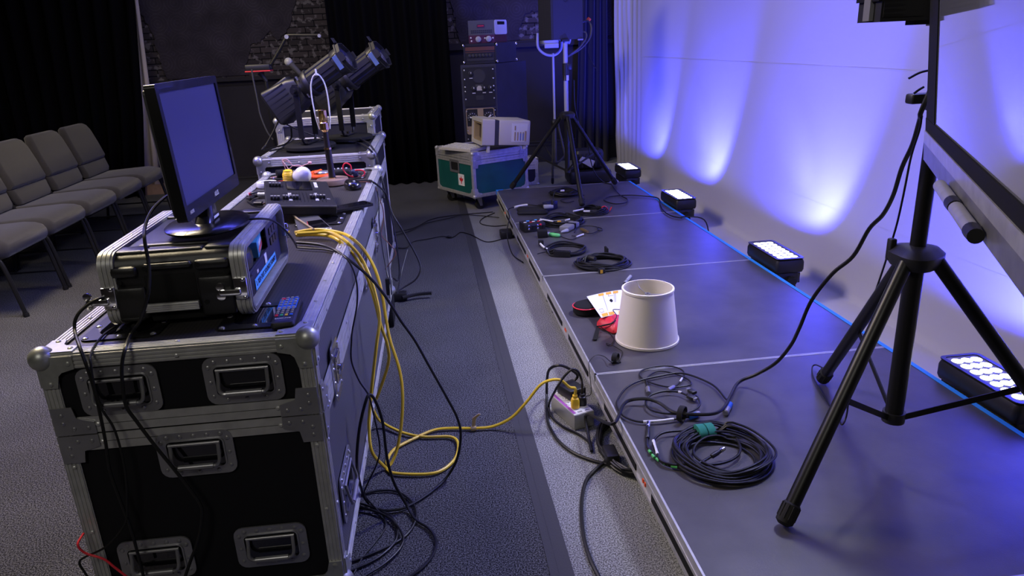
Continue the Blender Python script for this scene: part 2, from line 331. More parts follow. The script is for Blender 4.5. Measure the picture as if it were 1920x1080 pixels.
# drapes
def drape(name, m, x0, x1, y, z0, z1, nf, amp, label, cat='curtain', taper=0., nx=None, top=None):
    nx = nx or nf*10; rows = []; zr = [z0, z0+.25*(z1-z0), z0+.6*(z1-z0), z1]
    ph = [random.uniform(-.6, .6) for _ in range(nx+1)]
    for j, z in enumerate(zr):
        row = []
        for i in range(nx+1):
            u = i/nx; x = x0+(x1-x0)*u; 
            if top: x = (x0+(x1-x0)*u)*(1-j/3)+(top[0]+(top[1]-top[0])*u)*(j/3)
            row.append((x, y+amp*sin(2*PI*nf*u+ph[i]*.25+.5*sin(u*9))*(1-.3*j/3), z))
        rows.append(row)
    mb = MB(); mb.loft(rows, False, False); o = mb.build(name, m, ang=80)
    sm = o.modifiers.new('s', 'SOLIDIFY'); sm.thickness = .006; return tag(o, label, cat)
drape('stage_curtain', 'curtain', -.86, .30, 7.62, .004, 3.28, 9, .05, 'floor-length black curtain hanging in the middle of the far wall')
def edge(p0, p1, y, z): q0, q1 = at(*p0, y=y), at(*p1, y=y); return q0.x+(q1.x-q0.x)*(z-q0.z)/(q1.z-q0.z)
L0, L1 = ((246, 0), (268, 312))
drape('stage_curtain', 'curtain', -4.25, edge(L0, L1, 7.86, 0), 7.86, .004, 3.28, 10, .05, 'black curtain hanging at far left behind the row of chairs', top=(-4.25, edge(L0, L1, 7.86, 3.28)))
a, b = at(1096, 20, y=8.25).x, at(1142, 20, y=8.25).x
drape('stage_curtain', 'curtain_blue', a-.13, b, 8.25, .004, 3.28, 4, .05, 'narrow dark blue curtain beside the white backdrop and behind the speaker', top=(a, b-.03))
E0, E1 = ((256, 0), (303, 360))
drape('side_drape', 'drape_beige', edge(L0, L1, 8.02, .1)-.1, edge(E0, E1, 8.02, .1), 8.02, .1, 3.28, 2, .02, 'narrow beige drape between the black left curtain and the brick wall', top=(edge(L0, L1, 8.02, 3.28)-.1, edge(E0, E1, 8.02, 3.28)))
mb = MB(); p = at(277, 372, y=7.97); mb.bx(p.x-.16, p.x+.3, 7.95, 8.06, 0, .1); tag(mb.build('drape_base', 'wood'), 'low brown wooden base block under the beige drape', 'base block')

# white backdrop cloth, hung on the right and sweeping onto the floor
XC = 2.14
rows = []; ny = 150
zl = [(XC-.40, .003), (XC-.2, .003), (XC-.03, .004), (XC-.008, .012), (XC, .05)]+[(XC, .15+.085*k) for k in range(12)]+[(XC, 1.17)]+[(XC, 1.35+.24*k) for k in range(9)]
zl.sort(key=lambda q: (q[1] if q[1] > .02 else 0, q[0]))
for x, z in zl:
    row = []
    for j in range(ny+1):
        y = -1.2+(8.06+1.2)*(1-(1-j/ny)**1.5)
        d = max(0, (y-7.1)/.96); w = .035*d*sin(y*42+.6*sin(z*2.5)) + .012*d*sin(y*87+z)
        row.append((x+(w*min(1, z/.3) if z > .02 else 0)-.0004*sin(y*9+z*5), y, z))
    rows.append(row)
mb = MB(); mb.loft(rows, False, False)
for z in (1.168, .44): mb.add([(XC-.0012, -1, z), (XC-.0012, 7.2, z), (XC-.0012, 7.2, z+.004), (XC-.0012, -1, z+.004)], [(0, 1, 2, 3)])
o = mb.build('backdrop_cloth', 'cloth', ang=60)
tag(o, 'large white backdrop cloth washed in blue light along the right side', 'backdrop')

# ------------------------------------------------------------------ stage decks
def deck(i, label):
    ya, yb = Y0+(i)*PL+.0015, Y0+(i+1)*PL-.0015; t = thing('stage_deck', label, 'stage deck', (XL, ya, 0), 0, 'stage decks'); w = XR-XL; l = yb-ya
    mb = MB(); mb.bx(.006, w-.006, .006, l-.006, ZS-.02, ZS-.0008); mb.build('deck_top', 'deck', t, smooth=False)
    mb = MB()
    for x0, x1, y0, y1 in ((0, .006, 0, l), (w-.006, w, 0, l), (0, w, 0, .006), (0, w, l-.006, l)): mb.bx(x0, x1, y0, y1, ZS-.03, ZS)
    for x0, x1, y0, y1 in ((.004, .04, .0, l), (w-.04, w-.004, 0, l), (.04, w-.04, .004, .04), (.04, w-.04, l-.04, l-.004)): mb.bx(x0, x1, y0, y1, ZS-.085, ZS-.03)
    for z in (ZS-.04, ZS-.088): mb.bx(-.002, .01, 0, l, z, z+.012)
    mb.m = 1
    for a, b in ((.13, .52), (.68, 1.08)): mb.bx(.0005, .006, a, b, ZS-.073, ZS-.043)
    mb.m = 2
    for a in (.58, .6): mb.bx(.0005, .0045, a, a+.009, ZS-.066, ZS-.054)
    mb.build('deck_frame', ['alu', 'black_matte', 'orange'], t, smooth=False)
    for x in (.065, w-.065):
        for y in (.085, l-.085):
            mb = MB(); mb.cyl((x, y, .02), (x, y, ZS-.03), .03, n=20); mb.m = 1; mb.cyl((x, y, 0), (x, y, .03), .034, n=20); mb.build('leg', ['alu', 'rubber'], t)
for i, lb in ((-2, 'black stage deck nearest the camera, under the whiteboard end'), (-1, 'black stage deck carrying the big cable coil with green strap and tripod foot'),
              (0, 'black stage deck carrying the white lampshade and paper sheet'), (1, 'black stage deck carrying the small black control box and cable coils'),
              (2, 'farthest black stage deck, under the loudspeaker tripod')): deck(i, lb)
mb = MB(); mb.bx(XR-.018, XR+.001, Y0-2*PL, Y0+3*PL, ZS, ZS+.0012)
tag(mb.build('edge_tape', 'blue_tape', smooth=False), 'bright blue tape strip running along the right edge of the stage', 'tape')
mb = MB(); ye = Y0+3*PL; mb.bx(XL, XL+.06, ye-.02, ye, ZS+.0003, ZS+.0015); mb.bx(XL-.004, XL-.0025, ye-.06, ye, ZS-.03, ZS); mb.bx(XL-.004, XL+.012, ye-.06, ye, ZS, ZS+.0012)
tag(mb.build('edge_tape', 'blue_tape', smooth=False), 'small blue tape patch on the far left corner of the stage', 'tape')
mb = MB(); mb.bx(.238, .302, -.6, 7.0, .0005, .0022); mb.bx(.262, .266, -.6, 7.0, .002, .0032)
tag(mb.build('floor_tape', 'gaffer', smooth=False), 'long dark grey gaffer tape strip covering the carpet seam', 'tape')

# ------------------------------------------------------------------ LED wash lights behind the stage
def bar(label, first=None):
    t = thing('wash_light', label, 'stage light', (0, 0, 0), 0, 'LED wash lights behind the stage'); w, l = .155, .37
    mb = MB(); mb.bx(-w/2, w/2, -l/2, l/2, .165, .243, .02); mb.bx(-w/2+.015, w/2-.015, -l/2+.012, l/2-.012, .1, .17, .02)
    for k in range(14): mb.bx(-w/2+.008, w/2-.008, -l/2+.03+k*.023, -l/2+.04+k*.023, .105, .16)
    mb.build('housing', 'black', t)
    mb = MB(); o, i = [(x, y, .2435) for x, y in rrect(w-.004, l-.004, .02)], [(x, y, .2435) for x, y in rrect(w-.034, l-.03, .012)]; mb.ring(o, i, (0, 0, .004)); mb.build('bezel', 'black_gloss', t)
    mb = MB(); mb.bx(-w/2+.017, w/2-.017, -l/2+.015, l/2-.015, .243, .2442); mb.build('lens_plate', 'grey_plastic', t)
    mb = MB()
    for a in range(3):
        for b in range(7): mb.cyl(((a-1)*.036, (b-3)*.0455, .2442), ((a-1)*.036, (b-3)*.0455, .2455), .0182, n=14)
    mb.build('led_array', 'led', t)
    mb = MB()
    for s in (-1, 1): mb.prism([(-.045, s*(l/2+.004), 0.0), (.045, s*(l/2+.004), 0), (.02, s*(l/2+.004), .15), (-.02, s*(l/2+.004), .15)], (0, s*.006, 0)); mb.cyl((0, s*(l/2-.01), .13), (0, s*(l/2+.03), .13), .022, n=14)
    mb.bx(-.06, .06, -l/2-.01, l/2+.01, .0045, .012); mb.build('bracket', 'black_metal', t); return t
BARS = [(1.815, 1.97), (1.815, 3.555), (1.815, 5.10), (1.8, 6.42)]
b0 = bar('nearest glowing LED wash light, beside the tripod at right'); b0.location = (*BARS[0], 0); ROOTX[b0.name] = M.Translation(b0.location)
for k, lb in ((1, 'second glowing LED wash light from the camera, midway along the stage'), (2, 'third glowing LED wash light from the camera, with a black cord below it'), (3, 'farthest glowing LED wash light, at the far corner of the stage')):
    dup(b0, (*BARS[k], 0), 0, lb)
# ------------------------------------------------------------------ flight cases
def lbar(mb, p0, p1, a, b, e=.032, t=.003):
    """ridged aluminium angle along an edge, flanges running inward along a and b"""
    p0, p1, a, b = V(p0), V(p1), V(a).normalized(), V(b).normalized()
    for f, nn in ((a, -b), (b, -a)):
        pr = [(0, 0), (0, t)]; k = 4
        for i in range(k):
            u = e*(i+.15)/k; w = e/k*.7; pr += [(u, t), (u+w*.15, t*1.7), (u+w*.85, t*1.7), (u+w, t)]
        pr += [(e, t), (e, 0)]
        mb.prism([p0+f*(u-t)+nn*v for u, v in pr], p1-p0)
def rivets(mb, p0, p1, nrm, step=.16, r=.0055, off=.05):
    p0, p1 = V(p0), V(p1); L = (p1-p0).length; n = max(1, int((L-2*off)/step))
    for k in range(n+1): mb.riv(p0+(p1-p0)*((off+(L-2*off)*k/n)/L), nrm, r)
def ball_corner(mb, c, sx, sy, sz, r=.027):
    c = V(c); d = V((sx, sy, sz)); mb.sph(c-d*.006, r, n=18, m=10)
    for i in range(3):
        u = [V((sx, 0, 0)), V((0, sy, 0)), V((0, 0, sz))]; n = u.pop(i); a, b = u; f = .072
        P = [c+n*.005]
        for uu, vv in ((f, .0), (f, .030), (f*.62, .037), (.037, f*.62), (.030, f), (0, f)): P.append(c-a*uu-b*vv+n*.005)
        if (P[1]-P[0]).cross(P[-1]-P[0]).dot(n) > 0: P = P[::-1]
        mb.prism(P, n*.0035)
        for uu, vv in ((f*.86, .017), (.017, f*.86)): mb.riv(c-a*uu-b*vv+n*.0085, n, .006)
def handle_plate(t, X, w=.185, h=.128, name='recessed_handle'):
    mb = MB(); mb.X = X; P = lambda w, h, r, z, n=4: [(x, y, z) for x, y in rrect(w, h, r, n)]
    mb.ring(P(w, h, .022, .001), P(w*.75, h*.64, .012, .001), (0, 0, .004)); mb.ring(P(w*.77, h*.66, .013, .002), P(w*.73, h*.62, .010, .002), (0, 0, .006))
    for k in range(5): mb.riv((w*(.14*(k-2)*1.25), h*.405, .005), (0, 0, 1), .0058)
    for k in (-1, 0, 1): mb.riv((w*.25*k, -h*.41, .005), (0, 0, 1), .0052)
    for s in (-1, 1): mb.riv((s*w*.43, .3*h, .005), (0, 0, 1), .006); mb.riv((s*w*.43, -.02*h, .005), (0, 0, 1), .005); mb.riv((s*w*.42, -.32*h, .005), (0, 0, 1), .005)
    mb.m = 1; mb.prism(P(w*.72, h*.6, .010, .0008), (0, 0, .002)); o = mb.build(name, ['steel', 'glass_hollow_dark'], t)  # flat dark plate stands in for the shaded hollow, nothing is recessed
    g = MB(); g.X = X; gw, gt, gb = w*.31, h*.24, -h*.22
    g.tube([(-gw, gt, .010), (-gw, gt-.02, .014), (-gw, gb+.012, .020), (-gw+.006, gb+.002, .021), (-gw+.02, gb, .021), (gw-.02, gb, .021), (gw-.006, gb+.002, .021), (gw, gb+.012, .020), (gw, gt-.02, .014), (gw, gt, .010)], .0042, 8, 3)
    g.cyl((-gw+.014, gb, .021), (gw-.014, gb, .021), .0066); g.cyl((-gw-.004, gt, .009), (gw+.004, gt, .009), .004); g.build('grip', 'steel', o)
def latch(t, X, name='butterfly_latch'):
    mb = MB(); mb.X = X; P = lambda w, h, r, z: [(x, y, z) for x, y in rrect(w, h, r)]
    mb.ring(P(.11, .15, .022, .001), P(.07, .105, .01, .001), (0, 0, .004))
    for sx in (-1, 1):
        for k in range(4): mb.riv((sx*.045, -.056+k*.037, .005), (0, 0, 1), .005)
    mb.m = 1; mb.prism(P(.07, .105, .01, .001), (0, 0, .0012)); o = mb.build(name, ['chrome', 'alu_dark'], t)
    g = MB(); g.X = X; g.bx(-.028, .028, -.03, .03, .003, .009, .003); g.cyl((0, .0, .009), (0, 0, .015), .014, n=16); g.bx(-.026, .026, -.004, .004, .013, .019); g.bx(-.03, .03, .03, .046, .003, .012, .002); g.build('catch', 'chrome', o)
def caster_cup(t, X, s=.17):
    mb = MB(); mb.X = X; P = lambda w, r, z: [(x, y, z) for x, y in rrect(w, w, r)]
    mb.ring(P(s, .02, .001), P(s*.68, .03, .001), (0, 0, .0025)); mb.m = 1; mb.prism(P(s*.68, .03, .0006), (0, 0, .001)); mb.m = 2
    for sx in (-1, 0, 1):
        for sy in (-1, 0, 1):
            if sx or sy: mb.riv((sx*s*.43, sy*s*.43, .0035), (0, 0, 1), .007)
    mb.build('caster_cup', ['black_metal', 'glass_hollow_dark', 'rivet'], t)
def caster(t, x, y, zb, r=.045, m=('steel', 'rubber')):
    mb = MB(); mb.bx(x-.04, x+.04, y-.04, y+.04, zb-.006, zb-.001); mb.cyl((x, y, zb-.02), (x, y, zb-.006), .025)
    for s in (-1, 1): mb.prism([(x-.02, y+s*.022, zb-.02), (x+.03, y+s*.022, zb-.02), (x+.035, y+s*.022, r-.012), (x+.012, y+s*.022, r-.012)], (0, s*.003, 0))
    mb.m = 1; mb.cyl((x+.022, y-.016, r), (x+.022, y+.016, r), r, n=20); mb.build('caster', list(m), t)
def frontX(x, z, y=0): return frame4((x, y, z), (1, 0, 0), (0, 0, 1))        # plates on the y=0 face look toward -y
def sideX(y, z, x=0): return frame4((x, y, z), (0, 1, 0), (0, 0, 1))          # plates on the x=0 face look toward +x
def flight_case(name, label, loc, rz, w, d, zb, h, split, mats, e=.034, ball=.027, trim='alu', corners=None, group=None, wheels=True, corner_m='zinc', brace=True):
    """front right bottom corner of the body at the local origin, body spans x -w..0, y 0..d"""
    t = thing(name, label, 'flight case', (loc[0], loc[1], 0), rz, group); z0, z1 = zb, zb+h
    mb = MB(); i = .002
    mb.m = 0; mb.bx(-w+i, -i, i, d-i, z0+i, z1-i)            # shell; face materials below
    for q in range(-6, 0): mb.mi[q] = 2
    mb.mi[-6+0] = 1; mb.mi[-6+1] = 1; mb.mi[-6+2] = 0; mb.mi[-6+3] = 0; mb.mi[-6+4] = 2; mb.mi[-6+5] = 2
    mb.build('shell', mats, t, smooth=False)
    mb = MB(); zs_ = (z0, z1)
    for z, sz in ((z0, 1), (z1, -1)):
        lbar(mb, (-w, 0, z), (0, 0, z), (0, 1, 0), (0, 0, sz), e); lbar(mb, (-w, d, z), (0, d, z), (0, -1, 0), (0, 0, sz), e)
        lbar(mb, (-w, 0, z), (-w, d, z), (1, 0, 0), (0, 0, sz), e); lbar(mb, (0, 0, z), (0, d, z), (-1, 0, 0), (0, 0, sz), e)
    for x, sx in ((-w, 1), (0, -1)):
        for y, sy in ((0, 1), (d, -1)): lbar(mb, (x, y, z0), (x, y, z1), (sx, 0, 0), (0, sy, 0), e)
    for z, s in ((z0+e*.55, 1), (z1-e*.55, 1)):
        rivets(mb, (-w, -.0055, z), (0, -.0055, z), (0, -1, 0)); rivets(mb, (.0055, 0, z), (.0055, d, z), (1, 0, 0))
    rivets(mb, (-w+e*.5, 0, z1+.0055), (-w+e*.5, d, z1+.0055), (0, 0, 1)); rivets(mb, (-e*.5, 0, z1+.0055), (-e*.5, d, z1+.0055), (0, 0, 1)); rivets(mb, (-w, e*.5, z1+.0055), (0, e*.5, z1+.0055), (0, 0, 1))
    for x in (-w+e*.5, -e*.5): rivets(mb, (x, -.0055, z0), (x, -.0055, split-.03), (0, -1, 0), .13)
    rivets(mb, (.0055, e*.5, z0), (.0055, e*.5, split-.03), (1, 0, 0), .13)
    mb.build('edge_trim', trim, t, smooth=False)
    if split:
        mb = MB(); hh = .021
        for za, zc in ((split-hh*2, split-.001), (split+.001, split+hh*2)):
            for k in range(2):
                z_ = za+(zc-za)*k/2; q = (zc-za)/2-.002
                mb.bx(-w-.003, .003, -.0045, -.002, z_+.001, z_+q+.001); mb.bx(.002, .0045, -.003, d+.003, z_+.001, z_+q+.001); mb.bx(-w-.0045, -w-.002, -.003, d+.003, z_+.001, z_+q+.001)
        for z in (split-.022, split+.022): rivets(mb, (-w, -.005, z), (0, -.005, z), (0, -1, 0), .25, .006, .09); rivets(mb, (.005, 0, z), (.005, d, z), (1, 0, 0), .2, .006, .09)
        mb.build('lid_band', trim, t, smooth=False)
        if brace:
            for sx, x in ((1, -w), (-1, 0)):
                mb = MB()
                for s in (-1, 1):
                    P = [(x, -.0062, split+s*.0015), (x+sx*.085, -.0062, split+s*.0015), (x+sx*.085, -.0062, split+s*.03), (x+sx*.05, -.0062, split+s*.04), (x+sx*.045, -.0062, split+s*.068), (x, -.0062, split+s*.068)]
                    mb.prism(P, (0, -.0025, 0))
                    for u, v in ((.07, .016), (.04, .016), (.02, .05), (.02, .03)): mb.riv((x+sx*u, -.0087, split+s*v), (0, -1, 0), .0055)
                if x: mb.build('corner_brace', 'steel', t)
            P = lambda s: [(.0062, 0, split+s*.0015), (.0062, .07, split+s*.0015), (.0062, .07, split+s*.026), (.0062, .03, split+s*.068), (.0062, 0, split+s*.068)]
            for s in (-1, 1): mb.prism(P(s), (.0025, 0, 0)); mb.riv((.0087, .05, split+s*.014), (1, 0, 0), .005); mb.riv((.0087, .016, split+s*.05), (1, 0, 0), .005)
            mb.build('corner_brace', 'steel', t)
    for sx, x in ((-1, -w), (1, 0)):
        for sy, y in ((-1, 0), (1, d)):
            for sz, z in ((1, z1), (-1, z0)):
                mb = MB(); ball_corner(mb, (x, y, z), sx, sy, sz, ball); mb.build('ball_corner', corner_m, t)
    if wheels:
        for x in (-w+.09, -.09):
            for y in (.12, d-.12): caster(t, x, y, zb)
    return t
CX, CY, TH, CW, CL, ZB = -.2876, 1.5032, -.0158, .5664, 2.2552, .12
MT['perf_front'] = MT['case_front']
case1 = flight_case('flight_case', 'long black console flight case nearest the camera with five recessed front handles', (CX, CY), TH, CW, CL, ZB, ZT-ZB, .595, ['case_front', 'perf_side_lit', 'perf_top'], group='flight cases in a row')
XI = ROOTX[case1.name].inverted()
fn = ROOTX[case1.name].to_3x3() @ V((0, -1, 0)); sn = ROOTX[case1.name].to_3x3() @ V((1, 0, 0))
for px, py in ((226, 730), (459, 709), (370, 848), (296, 1046), (511, 1020)):
    p = XI @ atp(px, py, (CX, CY, 0), fn); handle_plate(case1, frontX(p.x, p.z, -.0005), .168, .112)
p = XI @ atp(648, 905, (CX, CY, 0), sn); handle_plate(case1, sideX(p.y, p.z, .0005), .2, .13)
for px, py in ((625, 690), (681, 508)):
    p = XI @ atp(px, py, (CX, CY, 0), sn); latch(case1, sideX(p.y, .595, .0045))
latch(case1, sideX(1.62, .595, .0045))
for px, py in ((542, 587), (629, 411), (678, 329)):
    p = XI @ at(px, py, z=ZT); caster_cup(case1, M.Translation((-.135, p.y, ZT-.0015)))
    caster_cup(case1, M.Translation((-CW+.135, p.y, ZT-.0015)))
# second, lower case of the pair behind, and the taller one at the end
c2z = .85; case2 = flight_case('flight_case', 'low flight case behind the lamp carrying the two stage spotlights', (-.285, 3.83), TH, .585, .86, .12, c2z-.12, c2z-.175, ['case_front', 'case_front', 'black_matte'], e=.04, trim='alu', corner_m='steel', group='flight cases in a row')
handle_plate(case2, frontX(-.30, c2z-.27, -.0005), .17, .11)
for x in (-.585+.03, -.03): pass
yt = 4.74; zt3 = .965
case3 = flight_case('flight_case', 'tall flight case farthest away in the row, behind the spotlights', (-.325, yt), TH, .60, .62, .1, zt3-.1, 0.5, ['case_navy', 'case_navy', 'darkgrey'], e=.045, trim='alu', ball=.024, group='flight cases in a row', brace=False)
# green case with casters
pa, pb, pc = at(890, 371, z=.12), at(990, 353, z=.12), at(866, 345, z=.12)
ang = math.atan2(pb.y-pa.y, pb.x-pa.x); wg = (pb-pa).length; dg = .62
gc = flight_case('road_case', 'green road case with silver edges and a beige computer on top', (pb.x, pb.y), ang, wg, dg, .12, .375, .435, ['case_green', 'case_green', 'darkgrey'], e=.028, ball=.02, wheels=False, corner_m='alu')
for x in (-wg+.07, -.07):
    for y in (.07, dg-.07): caster(gc, x, y, .12, .042)
mb = MB(); mb.X = frame4((-wg-.0015, .30, .36), (0, -1, 0), (0, 0, 1)); P = lambda w, h, z: [(x, y, z) for x, y in rrect(w, h, .012)]
mb.ring(P(.16, .11, 0), P(.12, .07, 0), (0, 0, .004)); mb.m = 1; mb.prism(P(.12, .07, .0002), (0, 0, .001)); o = mb.build('recessed_handle', ['steel', 'black'], gc)
mb = MB(); mb.X = frame4((-wg-.0015, .2, .25), (0, -1, 0), (0, 0, 1)); mb.prism([(x, y, .0003) for x, y in rrect(.1, .1, .002)], (0, 0, .0006)); mb.m = 1
mb.prism([(.0, .038, .0008), (-.01, .012, .0008), (-.034, .016, .0008), (-.022, -.01, .0008), (-.008, -.012, .0008), (-.005, -.036, .0008), (.005, -.036, .0008), (.008, -.012, .0008), (.022, -.01, .0008), (.034, .016, .0008), (.01, .012, .0008)][::-1], (0, 0, .0008))
o = mb.build('sticker', ['white', 'red'], gc, smooth=False); o['label'] = 'white sticker with a red leaf'
p = at(1003, 346, z=0)
bc = flight_case('road_case', 'black road case with silver edges half hidden behind the green case', (p.x+.03, p.y-.02), 0, .15, .11, .004, .27, .2, ['case_navy', 'case_navy', 'darkgrey'], e=.028, ball=.02, corner_m='alu', brace=False, wheels=False)

# ------------------------------------------------------------------ molded rack case on the big case
RX0, RX1, RY0, RY1, RZ0, RZ1 = -.752, -.432, 1.640, 2.125, ZT+.007, ZT+.178
rk = thing('rack_case', 'black molded rack case with rounded aluminium rims under the monitor', 'rack case', (-.6, 1.88, ZT))
rh, rw = RZ1-RZ0, RY1-RY0; ym, zm = (RY0+RY1)/2, (RZ0+RZ1)/2
yz = lambda x, w, h, r: [(x, ym+a, zm+b) for a, b in rrect(w, h, r, 6)]
mb = MB(); mb.ring(yz(RX0+.02, rw-.016, rh-.016, .03), yz(RX0+.02, rw-.05, rh-.05, .02), (RX1-RX0-.04, 0, 0))
# ribs and pads of the molding: top and front face
zt_, yf = RZ1-.008, RY0+.008
for y in (RY0+.085, RY1-.13, RY0+.03): mb.bx(-.69, -.53, y, y+.026, zt_-.004, zt_+.005, .006)
for x0, x1 in ((-.735, -.66), (-.525, -.455)):
    for y in (RY0+.03, RY1-.1): mb.bx(x0, x1, y, y+.05, zt_-.004, zt_+.006, .008)
for x0, x1, z0, z1 in ((-.728, -.67, .905, .93), (-.545, -.468, .912, .935), (-.728, -.66, .805, .882), (-.545, -.466, .80, .895), (-.728, -.67, .80, .815), (-.655, -.55, .918, .935)): mb.bx(x0, x1, yf-.012, yf+.004, z0, z1, .008)
mb.m = 1; mb.bx(-.66, -.548, yf-.0015, yf+.004, .83, .905, .004); mb.bx(-.66, -.53, yf-.004, yf+.004, .795, .822, .004)
for x, z in ((-.65, .925), (-.535, .925), (-.71, .896), (-.475, .905), (-.53, .835), (-.7, .79)): mb.lathe([(.006, 0), (.006, .003), (.003, .003)], (x, yf-.010, z), (0, -1, 0), 10)
mb.m = 0; mb.bx(RX0+.02, RX0+.03, RY0+.03, RY1-.03, RZ0+.02, RZ1-.02)
mb.build('shell', ['molded', 'black_matte'], rk, True)
for nm, xa in (('front_rim', RX1-.034), ('rear_rim', RX0)):
    mb = MB(); mb.ring(yz(xa, rw, rh, .034), yz(xa, rw-.030, rh-.030, .022), (.034, 0, 0))
    for u in (.003, .0125, .022): mb.ring(yz(xa+u, rw+.005, rh+.005, .036), yz(xa+u, rw-.01, rh-.01, .03), (.007, 0, 0))
    for k in range(4): mb.riv((xa+.0175, RY0+.06+k*.12, RZ1+.002), (0, 0, 1), .004)
    mb.m = 1; xe = xa+.034 if xa > -.6 else xa; mb.ring(yz(xe-.001, rw-.01, rh-.01, .03), yz(xe-.001, rw-.026, rh-.026, .024), (.003, 0, 0))
    mb.build(nm, ['alu', 'alu_dark'], rk, True)
mb = MB(); mb.bx(-.662, -.545, yf-.022, yf-.012, .822, .842, .002)
for k in range(4): mb.bx(-.662, -.545, yf-.0235, yf-.012, .8235+k*.0047, .8255+k*.0047)
mb.build('carry_handle', 'alu', rk, True)
for x, s in ((RX1-.02, -1), (RX0+.012, -1)):
    mb = MB(); mb.bx(x-.012, x+.018, RY0-.010, RY0-.001, .835, .888, .003)
    mb.bx(x-.045, x+.004, RY0-.018, RY0-.008, .848, .864, .004); mb.lathe([(.010, 0), (.010, .006), (.004, .007)], (x-.042, RY0-.006, .848), (0, -1, 0), 12); mb.lathe([(.009, 0), (.009, .006), (.004, .007)], (x-.042, RY0-.006, .87), (0, -1, 0), 12)
    for z in (.84, .882): mb.riv((x+.01, RY0-.010, z), (0, -1, 0), .005)
    mb.build('latch', 'chrome', rk, True)
mb = MB(); mb.bx(RX1-.04, RX1+.008, RY1+.003, RY1+.012, .85, .895, .003); mb.bx(RX1-.005, RX1+.012, RY1-.03, RY1+.006, .865, .885, .003); mb.build('latch', 'chrome', rk, True)
# wireless / mixer unit inside
mx = thing('rack_mixer', 'purple-lit rack unit with blue handwritten tape inside the rack case', 'audio unit', (RX1-.05, ym, RZ0+.02))
xf = RX1-.018; y0, y1, z0, z1 = RY0+.027, RY1-.027, RZ0+.0245, RZ0+.085
mb = MB(); mb.bx(xf-.24, xf, y0, y1, z0, z1-.004); mb.build('body', 'darkgrey', mx, True, smooth=False)
mb = MB(); mb.bx(xf, xf+.003, y0, y1, z0, z1); mb.bx(xf, xf+.003, y0+.28, y1, z1, RZ1-.03)
P = lambda y, z, w, h: [(xf+.003, y+a, z+b) for a, b in rrect(w, h, .004)]
mb.ring(P(y0+.14, z1-.022, .16, .03), P(y0+.14, z1-.022, .155, .025), (.0012, 0, 0))
mb.m = 1
for k in range(3):
    for j in range(2): mb.prism(P(y1-.11+k*.032, RZ1-.052-j*.028, .024, .02), (.003, 0, 0))
for k in range(4): mb.cyl((xf+.003, y0+.19+k*.012, z0+.006), (xf+.0045, y0+.19+k*.012, z0+.006), .003)
mb.bx(xf+.003, xf+.012, y0+.01, y0+.05, z0+.006, z1-.006, .003)
mb.m = 2; mb.bx(xf+.003, xf+.004, y0+.055, y0+.072, z0+.03, z0+.042); mb.bx(xf+.003, xf+.004, y0+.22, y0+.245, z1-.03, z1-.004)

for k in range(9): mb.bx(xf+.003, xf+.0036, y0+.10+k*.008, y0+.106+k*.008, z1-.05, z1-.046); mb.bx(xf+.003, xf+.0036, y0+.10+k*.008, y0+.105+k*.008, z1-.042, z1-.039)
mb.bx(xf+.003, xf+.0036, y0+.125, y0+.14, z1-.026, z1-.018)
mb.build('faceplate', ['navy', 'black', 'label'], mx, True, smooth=False)
mb = MB(); mb.bx(xf+.004, xf+.0048, y0+.085, y1-.085, z0+.002, z0+.030); mb.m = 1; mb.text('L XLR OUT SOUNDS FUNNY', .019, frame4((xf+.005, (y0+y1)/2, z0+.016), (0, 1, 0), (0, 0, 1)), sx=.98)
o = mb.build('tape_label', ['tape_paint', 'ink'], mx, True, smooth=False); o['label'] = 'blue tape with handwriting L XLR OUT SOUNDS FUNNY'
zc = z1+.002
mb = MB(); mb.X = M.Translation((xf-.03, y0+.07, zc)); mb.loft([[(a, b*1.15, z) for a, b in rrect(w, w, w*.45, 5)] for w, z in ((.03, 0), (.075, .006), (.082, .025), (.078, .045), (.06, .055), (.02, .058))])
tag(mb.build('zip_pouch', 'pouch'), 'shiny dark blue pouch lying inside the rack case on the unit', 'pouch')
mb = MB(); mb.X = M.Translation((xf-.055, y0+.23, zc+.001)) @ M.Rotation(R(8), 4, 'Z'); mb.bx(-.05, .05, -.075, .075, 0, .042, .003); mb.m = 1; mb.bx(-.035, .025, -.05, .06, .0415, .0425); mb.bx(.0495, .0505, -.06, .06, .008, .02); mb.m = 2; mb.bx(-.02, .005, -.045, .05, .0424, .0432); mb.bx(.0495, .0508, -.05, .02, .024, .034)
tag(mb.build('snack_box', ['snack_blue', 'snack_red', 'white']), 'small blue and red printed box inside the rack case', 'box')
# ------------------------------------------------------------------ monitor on the rack case
zb_ = 1.03; a, b = at(353, 418, z=zb_), at(449, 345, z=zb_); u = (b-a); u.z = 0; mw = u.length; u.normalize(); n = V((u.y, -u.x, 0)); h = .29
mid = (a+b)/2; mon = thing('monitor', 'black widescreen monitor standing on the rack case, screen off', 'monitor', (mid.x-n.x*.05, mid.y-n.y*.05, RZ1+.006))
X = frame4(a, u, (0, 0, 1)); X = X @ M.Rotation(R(-3), 4, 'X')
mb = MB(); mb.X = X; P = lambda x0, x1, y0, y1, r, z: [(x, y, z) for x, y in rrect(x1-x0, y1-y0, r, 4, (x0+x1)/2, (y0+y1)/2)]
mb.ring(P(0, mw, 0, h, .008, -.022), P(.018, mw-.018, .032, h-.018, .003, -.022), (0, 0, .022)); mb.build('bezel', 'black_gloss', mon, True)
mb = MB(); mb.X = X; mb.loft([P(.01, mw-.01, .01, h-.01, .01, -.018), P(.01, mw-.01, .01, h-.01, .01, -.03), P(.06, mw-.06, .05, h-.05, .02, -.05), P(.1, mw-.1, .08, h-.08, .02, -.055)]); mb.build('back_shell', 'black', mon, True)
